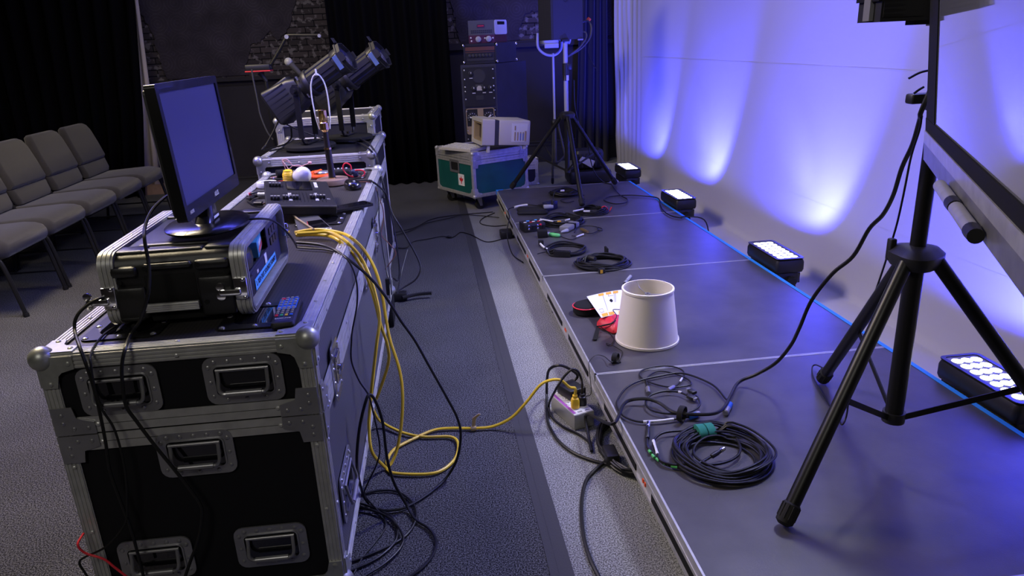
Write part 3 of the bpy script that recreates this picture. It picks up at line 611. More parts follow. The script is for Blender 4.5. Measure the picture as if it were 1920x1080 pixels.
mb = MB(); mb.X = X; mb.prism(P(.017, mw-.017, .031, h-.017, .003, -.008), (0, 0, .004)); mb.build('screen', 'screen_reflect_blue', mon, True, smooth=False)
mb = MB(); mb.X = X; mb.text('HDMI', .011, M.Translation((.04, .016, .0006))); mb.text('ASUS', .016, M.Translation((mw*.52, .018, .0006)))
o = mb.build('lettering', 'label', mon, True, smooth=False); o['label'] = 'pale logo lettering on the lower bezel'
c = mid-n*.03
mb = MB(); mb.X = frame4((c.x, c.y, RZ1+.008), u, n) ; mb.X = M.Translation((c.x, c.y, RZ1+.0095)) @ M.Rotation(math.atan2(u.y, u.x), 4, 'Z')
mb.loft([[(cos(2*PI*k/32)*.128*s, sin(2*PI*k/32)*.098*s, z) for k in range(32)] for s, z in ((.96, 0), (1, .004), (1, .008), (.93, .013), (.5, .016), (.2, .017))]); mb.build('stand_base', 'black_gloss', mon, True)
mb = MB(); mb.X = M.Translation((c.x, c.y, 0)) @ M.Rotation(math.atan2(u.y, u.x), 4, 'Z')
mb.loft([[(x, y, z) for x, y in rrect(w, .04, .015, 4)] for w, z in ((.11, RZ1+.024), (.07, RZ1+.04), (.06, 1.03), (.09, 1.1))]); mb.m = 1; mb.bx(-.02, .022, -.0225, -.0215, RZ1+.03, RZ1+.036); mb.build('stand_neck', ['black_gloss', 'label'], mon, True)

# ------------------------------------------------------------------ remote control
a, b = at(529, 602, z=ZT+.02), at(544, 562, z=ZT+.02); ang = math.atan2(b.y-a.y, b.x-a.x)
rc = thing('remote_control', 'black television remote with coloured buttons on the case corner', 'remote', (a.x, a.y, ZT+.002), ang-PI/2)
mb = MB(); L = (b-a).length+.01; mb.bx(-.026, .026, -.012, L, 0, .02, .009); mb.build('body', 'black', rc)
mb = MB(); mb.prism([(x, y, .0202) for x, y in rrect(.044, L*.5, .006, 3, 0, L*.72)], (0, 0, .0006)); mb.build('keypad_panel', 'plug_blue', rc, smooth=False)
mb = MB()
for k in range(4):
    x = -.016+k*.0107
    for j in range(4): mb.bx(x-.0035, x+.0035, L*.64+j*.016, L*.64+j*.016+.0075, .0205, .0228, .0015)
    for j in range(3): mb.bx(x-.0032, x+.0032, L*.28+j*.012, L*.28+j*.012+.006, .0198, .0222, .0015)
    mb.bx(x-.004, x+.004, L*.5, L*.5+.008, .0198, .0225, .002)
mb.m = 1; mb.bx(-.019, -.008, L*.9, L*.9+.009, .0205, .023, .002); mb.bx(-.0195, -.0125, L*.17, L*.17+.010, .0198, .0225, .0025)
mb.m = 2; mb.bx(-.0088, -.0018, L*.17, L*.17+.010, .0198, .0225, .0025); mb.m = 3; mb.bx(.0019, .0089, L*.17, L*.17+.010, .0198, .0225, .0025); mb.m = 4; mb.bx(.0126, .0196, L*.17, L*.17+.010, .0198, .0225, .0025); mb.bx(.009, .018, L*.92, L*.92+.007, .0205, .023, .002)
mb.build('buttons', ['btn', 'red', 'green_btn', 'yellow_hot', 'blue_btn'], rc)
mb = MB(); mb.text('SAMSUNG', .0078, M.Translation((0, L*.08, .0205)), .0002); mb.build('lettering', 'label', rc, smooth=False)

# ------------------------------------------------------------------ lighting console
a, b, c = at(498.5, 386, z=ZT+.068), at(632, 386, z=ZT+.040), at(500.5, 347.5, z=ZT+.088)
w = (b-a).length; dp = .40
lc = thing('lighting_console', 'black lighting desk with faders and a screen behind the rack case', 'lighting console', (b.x, b.y, ZT+.001))
FX = ROOTX[lc.name].inverted() @ frame4(a, b-a, c-a)
mb = MB(); mb.X = FX; mb.bx(0, w, 0, dp, -.034, 0, .003)
mb.m = 1; mb.bx(0, w, -.002, .001, -.004, .0015)
mb.build('body', ['black', 'alu_dark'], lc, smooth=False)
for x in (.03, w-.03):
    for y in (.03, dp-.03):
        q = FX @ V((x, y, -.033)); mb = MB(); mb.cyl((q.x, q.y, 0), q, .012); mb.build('foot', 'rubber', lc)
S = FX
mb = MB(); mb.X = S; mb.bx(w*.34, w*.72, dp*.60, dp*.96, 0, .003); mb.build('screen', 'glass_hollow_dark', lc, smooth=False)
mb = MB(); mb.X = S
for x0, n, y0, y1 in ((w*.09, 8, .06, .20), (w*.50, 8, .06, .20), (w*.12, 8, .26, .36)):
    for k in range(n): mb.bx(x0+k*.013, x0+k*.013+.002, y0, y1, 0, .001)
mb.m = 1
for x, y0, n in ((w*.335, .07, 9), (w*.72, .07, 9), (w*.77, .28, 7)):
    for k in range(n): mb.bx(x, x+.012, y0+k*.013, y0+k*.013+.008, 0, .003)
mb.text('ETC', .02, M.Translation((w*.87, .1, .001)), .0003)
mb.build('markings', ['black_metal', 'label'], lc, smooth=False)
for x0, n, y in ((w*.265, 5, .1), (w*.66, 5, .11), (w*.09, 4, .30), (w*.09, 3, .09)):
    for k in range(n):
        mb = MB(); mb.X = S; xx = x0+(k*.012); mb.bx(xx-.0045, xx+.0045, y-.012, y+.02, 0, .014, .002); mb.m = 1; mb.bx(xx-.0045, xx+.0045, y+.002, y+.005, .0135, .0146); mb.build('fader_cap', ['black', 'label'], lc, smooth=False)

# phone, flat grey box, mouse
a, b = at(610, 398, z=ZT+.012), at(692, 383, z=ZT+.012); ang = math.atan2(b.y-a.y, b.x-a.x); L = (b-a).length
ph = thing('smartphone', 'black smartphone lying at the right edge of the long case', 'phone', ((a.x+b.x)/2, (a.y+b.y)/2, ZT+.0105), ang)
mb = MB(); mb.bx(-L/2, L/2, -.04, .04, 0, .010, .004); mb.build('body', 'black', ph); mb = MB(); mb.prism([(x, y, .0101) for x, y in rrect(L-.008, .072, .007)], (0, 0, .0006)); mb.build('screen', 'glass_hollow_dark', ph, smooth=False)
mb = MB(); q = rrect(L+.002, .082, .008); i = rrect(L-.008, .072, .007); mb.ring([(x, y, .004) for x, y in q], [(x, y, .004) for x, y in i], (0, 0, .0068)); mb.build('rim', 'black_metal', ph)
a, b, c, d = at(560, 432, z=ZT+.013), at(625, 430, z=ZT+.013), at(586, 395, z=ZT+.013), at(548, 400, z=ZT+.013)
gb = thing('flat_box', 'flat dark grey box with a black window and thin red stripe behind the rack case', 'box', (a.x, a.y, ZT+.001))
mb = MB(); mb.prism([(p.x, p.y, ZT+.001) for p in (a, b, c, d)], (0, 0, .012)); mb.build('body', 'grey_box', gb, True, smooth=False)
bl = lambda u, v, z=ZT+.0132: tuple((a.lerp(b, u)).lerp(d.lerp(c, u), v))[:2]+(z,)
mb = MB(); mb.prism([bl(.35, .08), bl(.97, .12), bl(.97, .5), bl(.42, .45)], (0, 0, .0005)); mb.m = 1; mb.prism([bl(.33, .05), bl(.345, .05), bl(.415, .45), bl(.40, .45)], (0, 0, .0006)); mb.m = 2
for k in (0, 1): x, y, z = bl(.86+k*.05, .04); mb.lathe([(.008, 0), (.008, .0008), (.005, .0008)], (x, y, ZT+.0132), (0, 0, 1), 12)
mb.build('printed_top', ['glass_hollow_dark', 'red', 'label'], gb, True, smooth=False)
for p, q, lb in (((556, 409), (588, 430), 'longer of the two pale rods beside the flat grey box'), ((551, 405), (560, 412), 'shorter of the two pale rods beside the flat grey box')):
    mb = MB(); p, q = at(*p, z=ZT+.018), at(*q, z=ZT+.018); mb.cyl(p, q, .0035); tag(mb.build('metal_rod', 'tan'), lb, 'rod')
p = at(661, 347, z=ZT+.015); mo = thing('computer_mouse', 'black computer mouse beside the lamp base', 'mouse', (p.x, p.y, ZT+.001), R(-68))
mb = MB(); mb.loft([[(x*1.0, y, z) for x, y in rrect(.105*s, .062*s, .029*s, 5, k, 0)] for s, z, k in ((.93, 0, 0), (1, .006, 0), (.98, .018, 0), (.86, .029, -.003), (.62, .036, -.008), (.25, .039, -.012))]); mb.build('body', 'black_gloss', mo)
mb = MB(); mb.cyl((.028, -.004, .031), (.028, .004, .031), .008); mb.build('scroll_wheel', 'grey_plastic', mo)

# ------------------------------------------------------------------ bare table lamp
p = at(624, 342, z=ZT+.008); lm = thing('table_lamp', 'bare table lamp without shade, with round wooden base and wire harp', 'lamp', (p.x, p.y, ZT+.001))
tip = at(609, 243, y=p.y); rr = (at(651, 342, z=ZT+.02)-at(596, 342, z=ZT+.02)).length/2
mb = MB(); mb.lathe([(rr*.96, 0), (rr, .003), (rr, .022), (rr*.97, .026), (.01, .027)], n=36); mb.build('base', 'wood', lm)
d0, d1 = V((0, 0, .026)), tip-V((p.x, p.y, ZT+.001)); cc = lambda t: d0.lerp(d1, t)
mb = MB(); mb.cyl(cc(0), cc(.62), .0155, .0145, n=18); mb.cyl(cc(.62), cc(1), .0125, .0115, n=18); mb.build('pole', 'bronze', lm)
mb = MB(); mb.cyl(cc(.6), cc(.635), .017, n=18); mb.cyl(cc(0), cc(.02), .018, n=18); mb.build('collar', 'brass', lm)
ax = (d1-d0).normalized()
mb = MB(); mb.lathe([(.012, -.01), (.02, 0), (.021, .03), (.017, .034), (.019, .037), (.019, .085), (.015, .088), (.014, .07)], d1, ax, 20); mb.build('socket', 'brass', lm)
H = lambda u, v: d1+ax*v+V((u, 0, 0))
mb = MB(); mb.tube([H(-.022, .002), H(-.030, .05), H(-.034, .11), H(-.034, .16), H(-.029, .2), H(-.014, .232), H(0, .238), H(.014, .232), H(.029, .2), H(.034, .16), H(.034, .11), H(.030, .05), H(.022, .002)], .0032, 8, 5); mb.cyl(H(0, .236), H(0, .262), .004); mb.cyl(H(0, .236), H(0, .243), .009); mb.build('harp', 'white', lm)

# ------------------------------------------------------------------ small things at the far end of the long case
def pt(px, py, h=0): return at(px, py, z=ZT+.001+h)
p = pt(570, 345); o = thing('light_bulb', 'frosted white globe light bulb lying on the long case', 'light bulb', (p.x, p.y, ZT+.001)); ax = V((-.95, .3, -.15))
mb = MB(); mb.sph((0, 0, .041), .040, n=24, m=14); mb.lathe([(.036, .015), (.022, .042), (.014, .055)], (0, 0, .041), ax, 20); mb.build('globe', 'bulb', o)
mb = MB(); mb.lathe([(.0135, .053), (.0135, .058), (.0125, .06), (.0135, .063), (.0125, .066), (.0135, .069), (.0125, .072), (.008, .08), (.004, .082)], (0, 0, .041), ax, 16); mb.build('screw_base', 'gold', o)
p = pt(543, 346); o = thing('power_plug', 'yellow electrical plug standing beside the globe bulb', 'plug', (p.x, p.y, ZT+.001))
mb = MB(); mb.lathe([(.022, 0), (.026, .006), (.026, .05), (.024, .056), (.021, .06), (.021, .066), (.012, .07)], n=14)
for k in range(5): mb.lathe([(.0262, .012+k*.008), (.0275, .014+k*.008), (.0262, .016+k*.008)], n=14, cap=False)
mb.build('body', 'yellow_hot', o); mb = MB(); mb.tube([(.015, -.012, .02), (.05, -.02, .016), (.09, -.02, .012), (.13, -.015, .007)], .006); mb.build('cord', 'tan', o)
p = pt(501, 350); mb = MB(); mb.lathe([(.026, 0), (.044, 0), (.045, .002), (.045, .021), (.044, .023), (.026, .023), (.026, 0)], (p.x, p.y, ZT+.001), n=28, cap=False); tag(mb.build('tape_roll', 'white'), 'roll of white tape at left of the lighting desk', 'tape roll')
p = pt(522, 345); o = thing('tape_roll', 'small roll with red and black windings near the yellow plug', 'tape roll', (p.x, p.y, ZT+.001)); mb = MB()
mb.lathe([(.02, 0), (.034, 0), (.034, .02), (.02, .02), (.02, 0)], n=24, cap=False); mb.build('core', 'black', o); mb = MB(); mb.lathe([(.0345, .012), (.036, .014), (.036, .018), (.0345, .02)], n=24, cap=False); mb.build('red_winding', 'red', o)
# headset microphone, pink
o = thing('headset_microphone', 'thin pink headset microphone with looped ear hooks', 'microphone', tuple(pt(540, 332)))
yq = pt(540, 332).y
mb = MB(); mb.tube(path(ys([(507, 333), (520, 331), (536, 325), (541, 318), (533, 306), (529, 301), (531, 299), (538, 299), (546, 307), (549, 311), (560, 310), (567, 313), (570, 320), (571, 326)], yq)), .0022, 6, 5)
mb.tube(path(ys([(538, 326), (534, 313), (530, 306), (531, 302), (538, 303), (548, 310), (541, 318), (540, 326)], yq+.004)), .002, 6, 5); mb.tube(path(ys([(549, 311), (563, 312), (572, 309), (580, 306)], yq)), .0016, 6, 4); mb.build('ear_hooks', 'pink', o, True)
q = at(581, 305, y=yq); mb = MB(); mb.sph(q, .0075, (1.3, 1, 1), 10, 6); mb.build('capsule', 'pink', o, True)
q = at(538, 325, y=yq); mb = MB(); mb.cyl((q.x-.012, q.y, ZT+.002), q, .006, .004); mb.build('clip', 'pink', o, True)
# bodypack, handheld mics, snips
def stick(name, p0, p1, prof, ms, label, cat, h=.02):
    a, b = pt(*p0, h), pt(*p1, h); o = thing(name, label, cat, (a.x, a.y, ZT+.001)); ax = b-a; L = ax.length
    for nm, pr, m in prof:
        mb = MB(); mb.lathe([(r, t*L) for r, t in pr], a, ax, 16); mb.build(nm, m, o, True)
    return o
stick('handheld_transmitter', (518, 326), (548, 322), [('body', [(.012, 0), (.019, .02), (.019, .95), (.01, 1)], 'black_matte')], 0, 'black handheld transmitter lying behind the tape rolls', 'transmitter')
stick('battery_adapter', (550, 325), (572, 323), [('body', [(.013, 0), (.016, .05), (.016, .5), (.012, .55), (.013, .6), (.013, 1)], 'steel'), ('sleeve', [(.0165, .1), (.0165, .3)], 'black')], 0, 'short silver connector barrel behind the globe bulb', 'connector')
o = thing('cable_cutter', 'orange-handled cutters lying left of the lamp pole', 'cutters', tuple(pt(600, 330)))
mb = MB()
for c in ([(583, 328), (585, 325), (595, 323), (602, 321)], [(583, 331), (592, 332), (606, 331), (617, 329)]): mb.tube([at(x, y, z=ZT+.02) for x, y in c], .011, 8, 4)
mb.tube([at(x, y, z=ZT+.02) for x, y in ((584, 332), (581, 329), (584, 326))], .010, 8, 4); mb.build('handles', 'orange', o, True)
mb = MB(); q = at(605, 324, z=ZT+.018); mb.sph(q, .022, (1.2, 1, .5)); mb.tube([q, at(618, 322, z=ZT+.02), at(628, 323, z=ZT+.018)], .012, 8, 4, r1=.003); mb.build('jaws', 'steel', o, True)
o = thing('bodypack_transmitter', 'black pack with red cable loops right of the lamp pole', 'bodypack', tuple(pt(645, 326)))
a = pt(638, 329); mb = MB(); mb.bx(a.x-.045, a.x+.05, a.y-.02, a.y+.05, ZT+.0015, ZT+.028, .006); mb.m = 1
for k in range(4): mb.cyl((a.x-.03+k*.02, a.y+.03, ZT+.028), (a.x-.03+k*.02, a.y+.03, ZT+.033), .005)
mb.build('body', ['black', 'label'], o, True); yq = pt(668, 331).y
mb = MB(); mb.tube(path(ys([(659, 318), (657, 310), (650, 306), (645, 308), (643, 315), (646, 322), (652, 328), (660, 331), (669, 332), (678, 331), (683, 327), (683, 322), (677, 319), (668, 319), (664, 321)], yq)), .0035, 7, 5); mb.build('red_loop', 'red_wire', o, True)
mb = MB(); q = at(662, 322, y=yq); mb.sph(q, .013, n=10, m=6); q = at(667, 329, y=yq); mb.bx(q.x-.012, q.x+.012, q.y-.01, q.y+.01, ZT+.0015, q.z+.02, .004); mb.build('connector', 'navy', o, True)
# XLR ends poking out at left of the console
o = thing('audio_connector', 'silver audio connector with black cable left of the lighting desk, upper one', 'connector', tuple(pt(485, 368)))
a, b = pt(484, 366, .012), pt(500, 365, .012); mb = MB(); mb.lathe([(.010, 0), (.012, .1), (.012, 1), (.01, 1.02*1)], a, (b-a), 14) if False else mb.cyl(a, b, .0115, n=14); mb.cyl(a, a.lerp(b, .25), .013, n=14); mb.build('shell', 'steel', o, True)
mb = MB(); mb.tube([a, at(476, 368, z=ZT+.01), at(470, 372, z=ZT+.012), at(466, 375, z=ZT+.01)], .008, 8, 5); mb.tube([at(466, 364, z=ZT+.008), at(476, 362, z=ZT+.01), at(487, 360, z=ZT+.01), at(500, 360, z=ZT+.01)], .004, 7, 4); mb.build('cable', 'cable', o, True)
o = thing('audio_connector', 'black audio connector with gold tip left of the lighting desk, lower one', 'connector', tuple(pt(480, 380)))
a, b = pt(477, 382, .01), pt(492, 382, .01); mb = MB(); mb.cyl(a, b, .009, n=12); mb.tube([a, at(470, 380, z=ZT+.008), at(463, 375, z=ZT+.008), at(464, 373, z=ZT+.012), at(470, 373, z=ZT+.022)], .005, 7, 5); mb.build('cable', 'cable', o, True); mb = MB(); mb.cyl(b, pt(498, 381, .01), .0035, n=10); mb.build('tip', 'gold', o, True)
o = thing('marker_pen', 'thin red and white pen left of the lighting desk', 'pen', tuple(pt(470, 364))); a, b = pt(465, 364.5, .006), pt(480, 362, .006); mb = MB(); mb.cyl(a, b, .006); mb.build('barrel', 'label', o, True); mb = MB(); mb.cyl(a.lerp(b, .05), a.lerp(b, .4), .0065); mb.build('cap', 'red', o, True)
# ------------------------------------------------------------------ stage spotlights on the low case
def spot(label, front, rear, pivot, base_c, ztop, flip=1):
    """front, rear = ends of the tube axis"""
    base_c = front.lerp(rear, .6); ax = (rear-front); L = ax.length; ax.normalize(); r = .068
    t = thing('stage_spotlight', label, 'spotlight', (base_c.x, base_c.y, ztop), 0, 'stage spotlights on the low case')
    side = V((0, 0, 1)).cross(ax).normalized(); upv = ax.cross(side).normalized()
    if upv.z < 0: upv = -upv
    A = frame4(front, side, upv)     # local z = +-ax
    if (A.to_3x3() @ V((0, 0, 1))).dot(ax) < 0: A = frame4(front, -side, upv)
    def q(pts, z): return [(x, y, z) for x, y in pts]
    oct_ = lambda r_: [(r_*cos(R(22.5+45*k)), r_*sin(R(22.5+45*k))) for k in range(8)]
    mb = MB(); mb.X = A                                     # lens barrel
    mb.loft([q(oct_(r*.98), L*.08), q(oct_(r), L*.1), q(oct_(r), L*.46)]); 
    for k in range(8):
        a = R(45*k); mb.bx(r*.93*cos(a)-.004, r*.93*cos(a)+.004, r*.93*sin(a)-.004, r*.93*sin(a)+.004, L*.1, L*.45)
    mb.lathe([(r*1.08, L*.45), (r*1.12, L*.46), (r*1.12, L*.5), (r*1.08, L*.51)], n=24); mb.build('lens_tube', 'black', t, True)
    mb = MB(); mb.X = A; mb.lathe([(r*.95, .02), (r*1.02, .0), (r*1.05, .005), (r*1.05, L*.1), (r, L*.11)], n=28); mb.ring(q(oct_(r*1.32), 0), q([(p[0], p[1]) for p in oct_(r*1.0)], 0), (0, 0, .008)); mb.ring(q(oct_(r*1.22), -.02), q(oct_(r*1.15), -.02), (0, 0, .02))
    for k in range(8): a = R(22.5+45*k); mb.prism([(r*1.28*cos(a), r*1.28*sin(a), .004), (r*1.0*cos(a), r*1.0*sin(a), L*.12), (r*.98*cos(a+.05), r*.98*sin(a+.05), L*.12), (r*1.26*cos(a+.05), r*1.26*sin(a+.05), .004)], (.002, .002, 0))
    for s in (-1, 1): mb.bx(s*r*1.3-.006, s*r*1.3+.006, -.02, .02, -.03, .0)
    mb.bx(-.02, .02, r*1.3, r*1.3+.03, -.004, -.001); mb.build('frame_holder', 'black', t, True)
    mb = MB(); mb.X = A; mb.lathe([(r*.96, .0), (r*.8, -.008), (r*.45, -.015), (.004, -.018)], n=28); mb.build('lens', 'lens', t, True)
    for s in (-1, 1): mb = MB(); mb.X = A; mb.obox((s*r*1.2, -.01, .02), (.004, .075, .026), M.Identity(3)); mb.build('side_label', 'blue_label', t, True)
    mb = MB(); mb.X = A; mb.lathe([(r*1.02, L*.5), (r*.9, L*.53), (r*.9, L*.6), (r*1.1, L*.62)], n=24); mb.loft([q(rrect(r*1.9, r*1.9, r*.35), L*.58), q(rrect(r*2.3, r*2.4, r*.35), L*.66), q(rrect(r*2.4, r*3.0, r*.3), L*.97), q(rrect(r*2.1, r*2.7, r*.3), L*1.0)])
    for k in range(6): mb.bx(-r*1.2, r*1.2, -r*1.0+k*r*.4, -r*1.0+k*r*.4+.006, L*.7, L*.97)
    mb.bx(-r*.5, r*.5, r*1.1, r*1.5, L*.66, L*.9, .01); mb.build('lamp_housing', 'black', t, True)
    for k in range(4): a = R(90*k+45); mb = MB(); mb.X = A; mb.obox((r*1.08*cos(a), r*1.08*sin(a), L*.545), (.022, .022, .004), M.Identity(3)); mb.build('shutter_tab', 'steel', t, True)
    # yoke: flat strap loop between the pivots, down to the base plate
    pv = front.lerp(rear, .6); hb = ztop+.035; w = r*1.5; sd = side if side.x > 0 else -side
    mb = MB()
    for s in (-1, 1):
        p0 = pv+sd*(s*w); p1 = V((base_c.x, base_c.y, hb+.03))+V((sd.x, sd.y, 0))*(s*w*.95); d = (p0-p1).normalized(); fwd = d.cross(sd).normalized()
        P = [p0+d*.03+fwd*.015, p0+d*.03-fwd*.015, p1-fwd*.015, p1+fwd*.015]; mb.prism(P, sd*(s*.006))
        mb.cyl(p0-sd*(s*.01), p0+sd*(s*.014), .026, n=20); mb.cyl(p0+sd*(s*.01), p0+sd*(s*.04), .012, n=12)
        q0 = V((base_c.x, base_c.y, hb)); mb.tube([p1, p1-V((0, 0, .018))-sd*(s*.01), q0+sd*(s*w*.7)], .0065, 6, 4)
    q0 = V((base_c.x, base_c.y, hb)); mb.obox(q0, (w*1.5, .044, .006), basis(V((sd.x, sd.y, 0)), V((-sd.y, sd.x, 0)))); mb.cyl(q0-V((0, 0, .02)), q0+V((0, 0, .015)), .012); mb.build('yoke', 'black_metal', t, True)
    mb = MB(); mb.lathe([(.135, .002), (.14, .005), (.14, .02), (.132, .026), (.02, .028)], (base_c.x, base_c.y, ztop), n=36); mb.build('base_plate', 'black_matte', t, True)
    return t
z2 = c2z+.006
spot('black stage spotlight nearer the camera, tilted up to the right above the lamp harp', at(647, 109, y=4.09), at(517, 205, y=4.19), None, None, z2)
spot('black stage spotlight farther from the camera, its front showing at upper right of the other', at(712, 103, y=4.39), at(598, 190, y=4.49), None, None, z2)
# vocal microphone on a stand behind
o = thing('microphone', 'microphone with grey ball grille on a stand behind the spotlights', 'microphone', (at(556, 140, y=5.6).x, 5.6, 0))
a, b = at(541, 116, y=5.6), at(566, 142, y=5.6)
mb = MB(); mb.sph(a, .03, n=18, m=10); mb.build('grille', 'knob_grey', o, True)
mb = MB(); mb.cyl(a.lerp(b, .12), b, .024, .016); mb.cyl(b, b+(b-a)*.8, .016, .012); mb.build('body', 'cable_grey', o, True)
c = b+(b-a)*.35; mb = MB(); mb.cyl((c.x, c.y, .02), (c.x, c.y, c.z-.01), .01); mb.lathe([(.14, 0), (.14, .01), (.03, .03)], (c.x, c.y, 0), n=28); mb.cyl(c-V((0, 0, .03)), c, .022); mb.build('stand', 'black_metal', o, True)
# jointed arm on its own stand with a small black and red box
Y = 5.3; p = at(512, 240, y=Y); o = thing('jointed_arm_stand', 'thin stand with a jointed arm and small box with red stripe', 'arm stand', (p.x, Y, 0))
mb = MB(); mb.tube([at(501, 152, y=Y), at(501, 170, y=Y), V((at(501, 170, y=Y).x, Y, .5)), V((at(501, 170, y=Y).x, Y, .02))], .011, 8, 3); mb.lathe([(.16, 0), (.16, .01), (.02, .03)], (at(501, 170, y=Y).x, Y, 0), n=28); mb.build('stand', 'black_metal', o, True)
mb = MB(); a, b = at(487, 136, y=Y), at(500, 153, y=Y); mb.tube([a, at(492, 142, y=Y), b], .02, 8, 4, r1=.012); mb.build('bracket', 'black', o, True)
c = at(485, 127, y=Y); mb = MB(); mb.bx(c.x-.082, c.x+.082, Y-.05, Y+.05, c.z-.017, c.z+.022, .006); mb.build('box_body', 'black', o, True)
mb = MB(); mb.bx(c.x-.084, c.x+.084, Y-.052, Y+.052, c.z-.026, c.z-.017, .003); s = mb.build('red_stripe', 'red', o, True); s['label'] = 'red stripe along the bottom of the box'
mb = MB(); mb.tube(path(ys([(506, 124), (522, 97), (536, 71)], Y)), .011, 8, 3); mb.build('lower_arm', 'black_metal', o, True)
mb = MB(); mb.tube(path(ys([(536, 70), (539, 66), (570, 66), (598, 66)], Y)), .009, 8, 4); mb.build('upper_arm', 'black_metal', o, True)
mb = MB()
for px, py, r in ((538, 69, .014), (505, 125, .012), (599, 67, .011)): q = at(px, py, y=Y); mb.cyl(q-V((0, .02, 0)), q+V((0, .02, 0)), r)
mb.build('joints', 'zinc', o, True)
cord('hanging_cable', path(ys([(472, 130), (474, 145), (478, 165), (484, 195), (488, 215), (500, 245), (512, 262)], Y-.05)), .007, 'cable_grey', 'pair of thin cables hanging from the small box with red stripe')
# ------------------------------------------------------------------ tall vintage equipment rack with amplifiers on top
Yr = 7.0; a, b, c = at(863, 121, y=Yr), at(929, 118, y=Yr), at(985, 115, y=7.45)
zt = 1.18; x0, x1 = a.x, b.x; ang = R(-0)
tr = thing('equipment_cabinet', 'tall dark vintage equipment cabinet with dials behind the green case', 'equipment cabinet', (x0, Yr, 0))
x2 = c.x
mb = MB(); F = [(x0, Yr), (x1, Yr), (x2, Yr+.42), (x0+.30, Yr+.48)]
mb.prism([(x, y, 0) for x, y in F], (0, 0, zt)); mb.build('cabinet', 'tall_cab', tr, True, smooth=False)
fw = x1-x0; cx = (x0+x1)/2
mb = MB()
for z0, z1 in ((.80, 1.155), (.40, .78), (.02, .38)): mb.bx(x0+.02, x1-.02, Yr-.012, Yr+.001, z0, z1)
mb.m = 1
for x in (x0+.03, x1-.03):
    for z in (1.13, 1.05, .98, .94, .87, .76, .7, .58, .5): mb.riv((x, Yr-.0125, z), (0, -1, 0), .008)
mb.build('front_panels', ['black', 'rivet'], tr, True, smooth=False)
mb = MB(); mb.lathe([(.062, 0), (.062, .004), (.056, .004)], (cx+.0, Yr-.012, 1.075), (0, -1, 0), 28)
mb.bx(cx-.035, cx+.035, Yr-.016, Yr-.012, .93, 1.0, .003); mb.bx(cx-.035, cx+.035, Yr-.018, Yr-.012, .86, .9)
mb.build('meter_frames', 'darkgrey', tr, True)
mb = MB(); mb.prism([(cx-.025, Yr-.0175, .945), (cx+.025, Yr-.0175, .945), (cx+.025, Yr-.0175, .97), (cx+.012, Yr-.0175, .988), (cx-.012, Yr-.0175, .988), (cx-.025, Yr-.0175, .97)], (0, .002, 0)); mb.build('meter_face', 'beige', tr, True, smooth=False)
for x, z in ((x0+.09, 1.1), (x0+.11, .965), (x1-.12, .965), (x1-.06, .965)):
    mb = MB(); mb.lathe([(.024, 0), (.024, .01), (.014, .012), (.014, .03)], (x, Yr-.012, z), (0, -1, 0), 16); mb.m = 1; mb.bx(x-.003, x+.003, Yr-.045, Yr-.04, z, z+.014); mb.bx(x-.015, x+.015, Yr-.02, Yr-.0125, z-.045, z-.038); mb.build('knob', ['black', 'label'], tr, True)
mb = MB(); mb.ring([(cx-.005+u, Yr-.0125, .665+v) for u, v in rrect(.27, .24, .02)], [(cx-.005+u, Yr-.0125, .665+v) for u, v in rrect(.255, .225, .016)], (0, -.004, 0)); mb.bx(cx-.03, cx+.025, Yr-.016, Yr-.012, .66, .78); mb.bx(cx-.13, cx-.04, Yr-.016, Yr-.012, .55, .62); mb.build('brass_plate', 'tan', tr, True, smooth=False)
for x in (cx-.08, cx+.075):
    mb = MB(); mb.lathe([(.05, 0), (.05, .004), (.045, .005)], (x, Yr-.0125, .70), (0, -1, 0), 24); mb.m = 1
    mb.obox((x, Yr-.03, .70), (.055, .012, .012), M.Rotation(R(15 if x < cx else -45), 3, 'Y'))
    for k in range(9): a_ = R(-30+30*k); mb.bx(x+.04*cos(a_)-.003, x+.04*cos(a_)+.003, Yr-.019, Yr-.0165, .70+.04*sin(a_)-.003, .70+.04*sin(a_)+.003)
    mb.build('dial', ['black', 'label'], tr, True)
# amplifier head
Ya = Yr+.01; za = zt+.001; a, b, c = at(868, 83, y=Ya), at(930, 80, y=Ya), at(967, 79, y=Ya+.3); zh = a.z
am = thing('amplifier', 'black amplifier head with brown trim and silver corner caps on the tall cabinet', 'amplifier', (a.x, Ya, za)); xw = b.x
B = [(a.x, Ya), (xw, Ya), (c.x-.0, Ya+.3), (c.x-(xw-a.x)+.02, Ya+.32)]
mb = MB(); mb.prism([(x, y, za+.004) for x, y in B], (0, 0, zh-za-.004)); mb.build('cabinet', 'tall_cab', am, True, smooth=False)
H = zh-za; mb = MB(); mb.bx(a.x+.015, xw-.015, Ya-.004, Ya, za+.02, zh-.02); mb.bx(a.x, xw, Ya-.012, Ya, zh-.02, zh); mb.bx(a.x, xw, Ya-.012, Ya, za+.003, za+.02); mb.bx(a.x, a.x+.015, Ya-.012, Ya, za+.003, zh); mb.bx(xw-.015, xw, Ya-.012, Ya, za+.003, zh); mb.build('front_frame', 'black', am, True, smooth=False)
mb = MB(); mb.bx(a.x+.016, xw-.016, Ya-.007, Ya-.003, zh-.062, zh-.028); mb.bx(a.x+.016, xw-.016, Ya-.007, Ya-.003, zh-.078, zh-.072); mb.build('brown_trim', 'brown_trim', am, True, smooth=False)
mb = MB()
for k in range(7): x = a.x+.055+k*(xw-a.x-.1)/6.5; mb.lathe([(.014, 0), (.014, .012), (.008, .014)], (x, Ya-.004, zh-.105), (0, -1, 0), 14)
mb.bx(a.x+.03, xw-.03, Ya-.008, Ya-.003, za+.03, za+.05); mb.build('knobs', 'darkgrey', am, True)
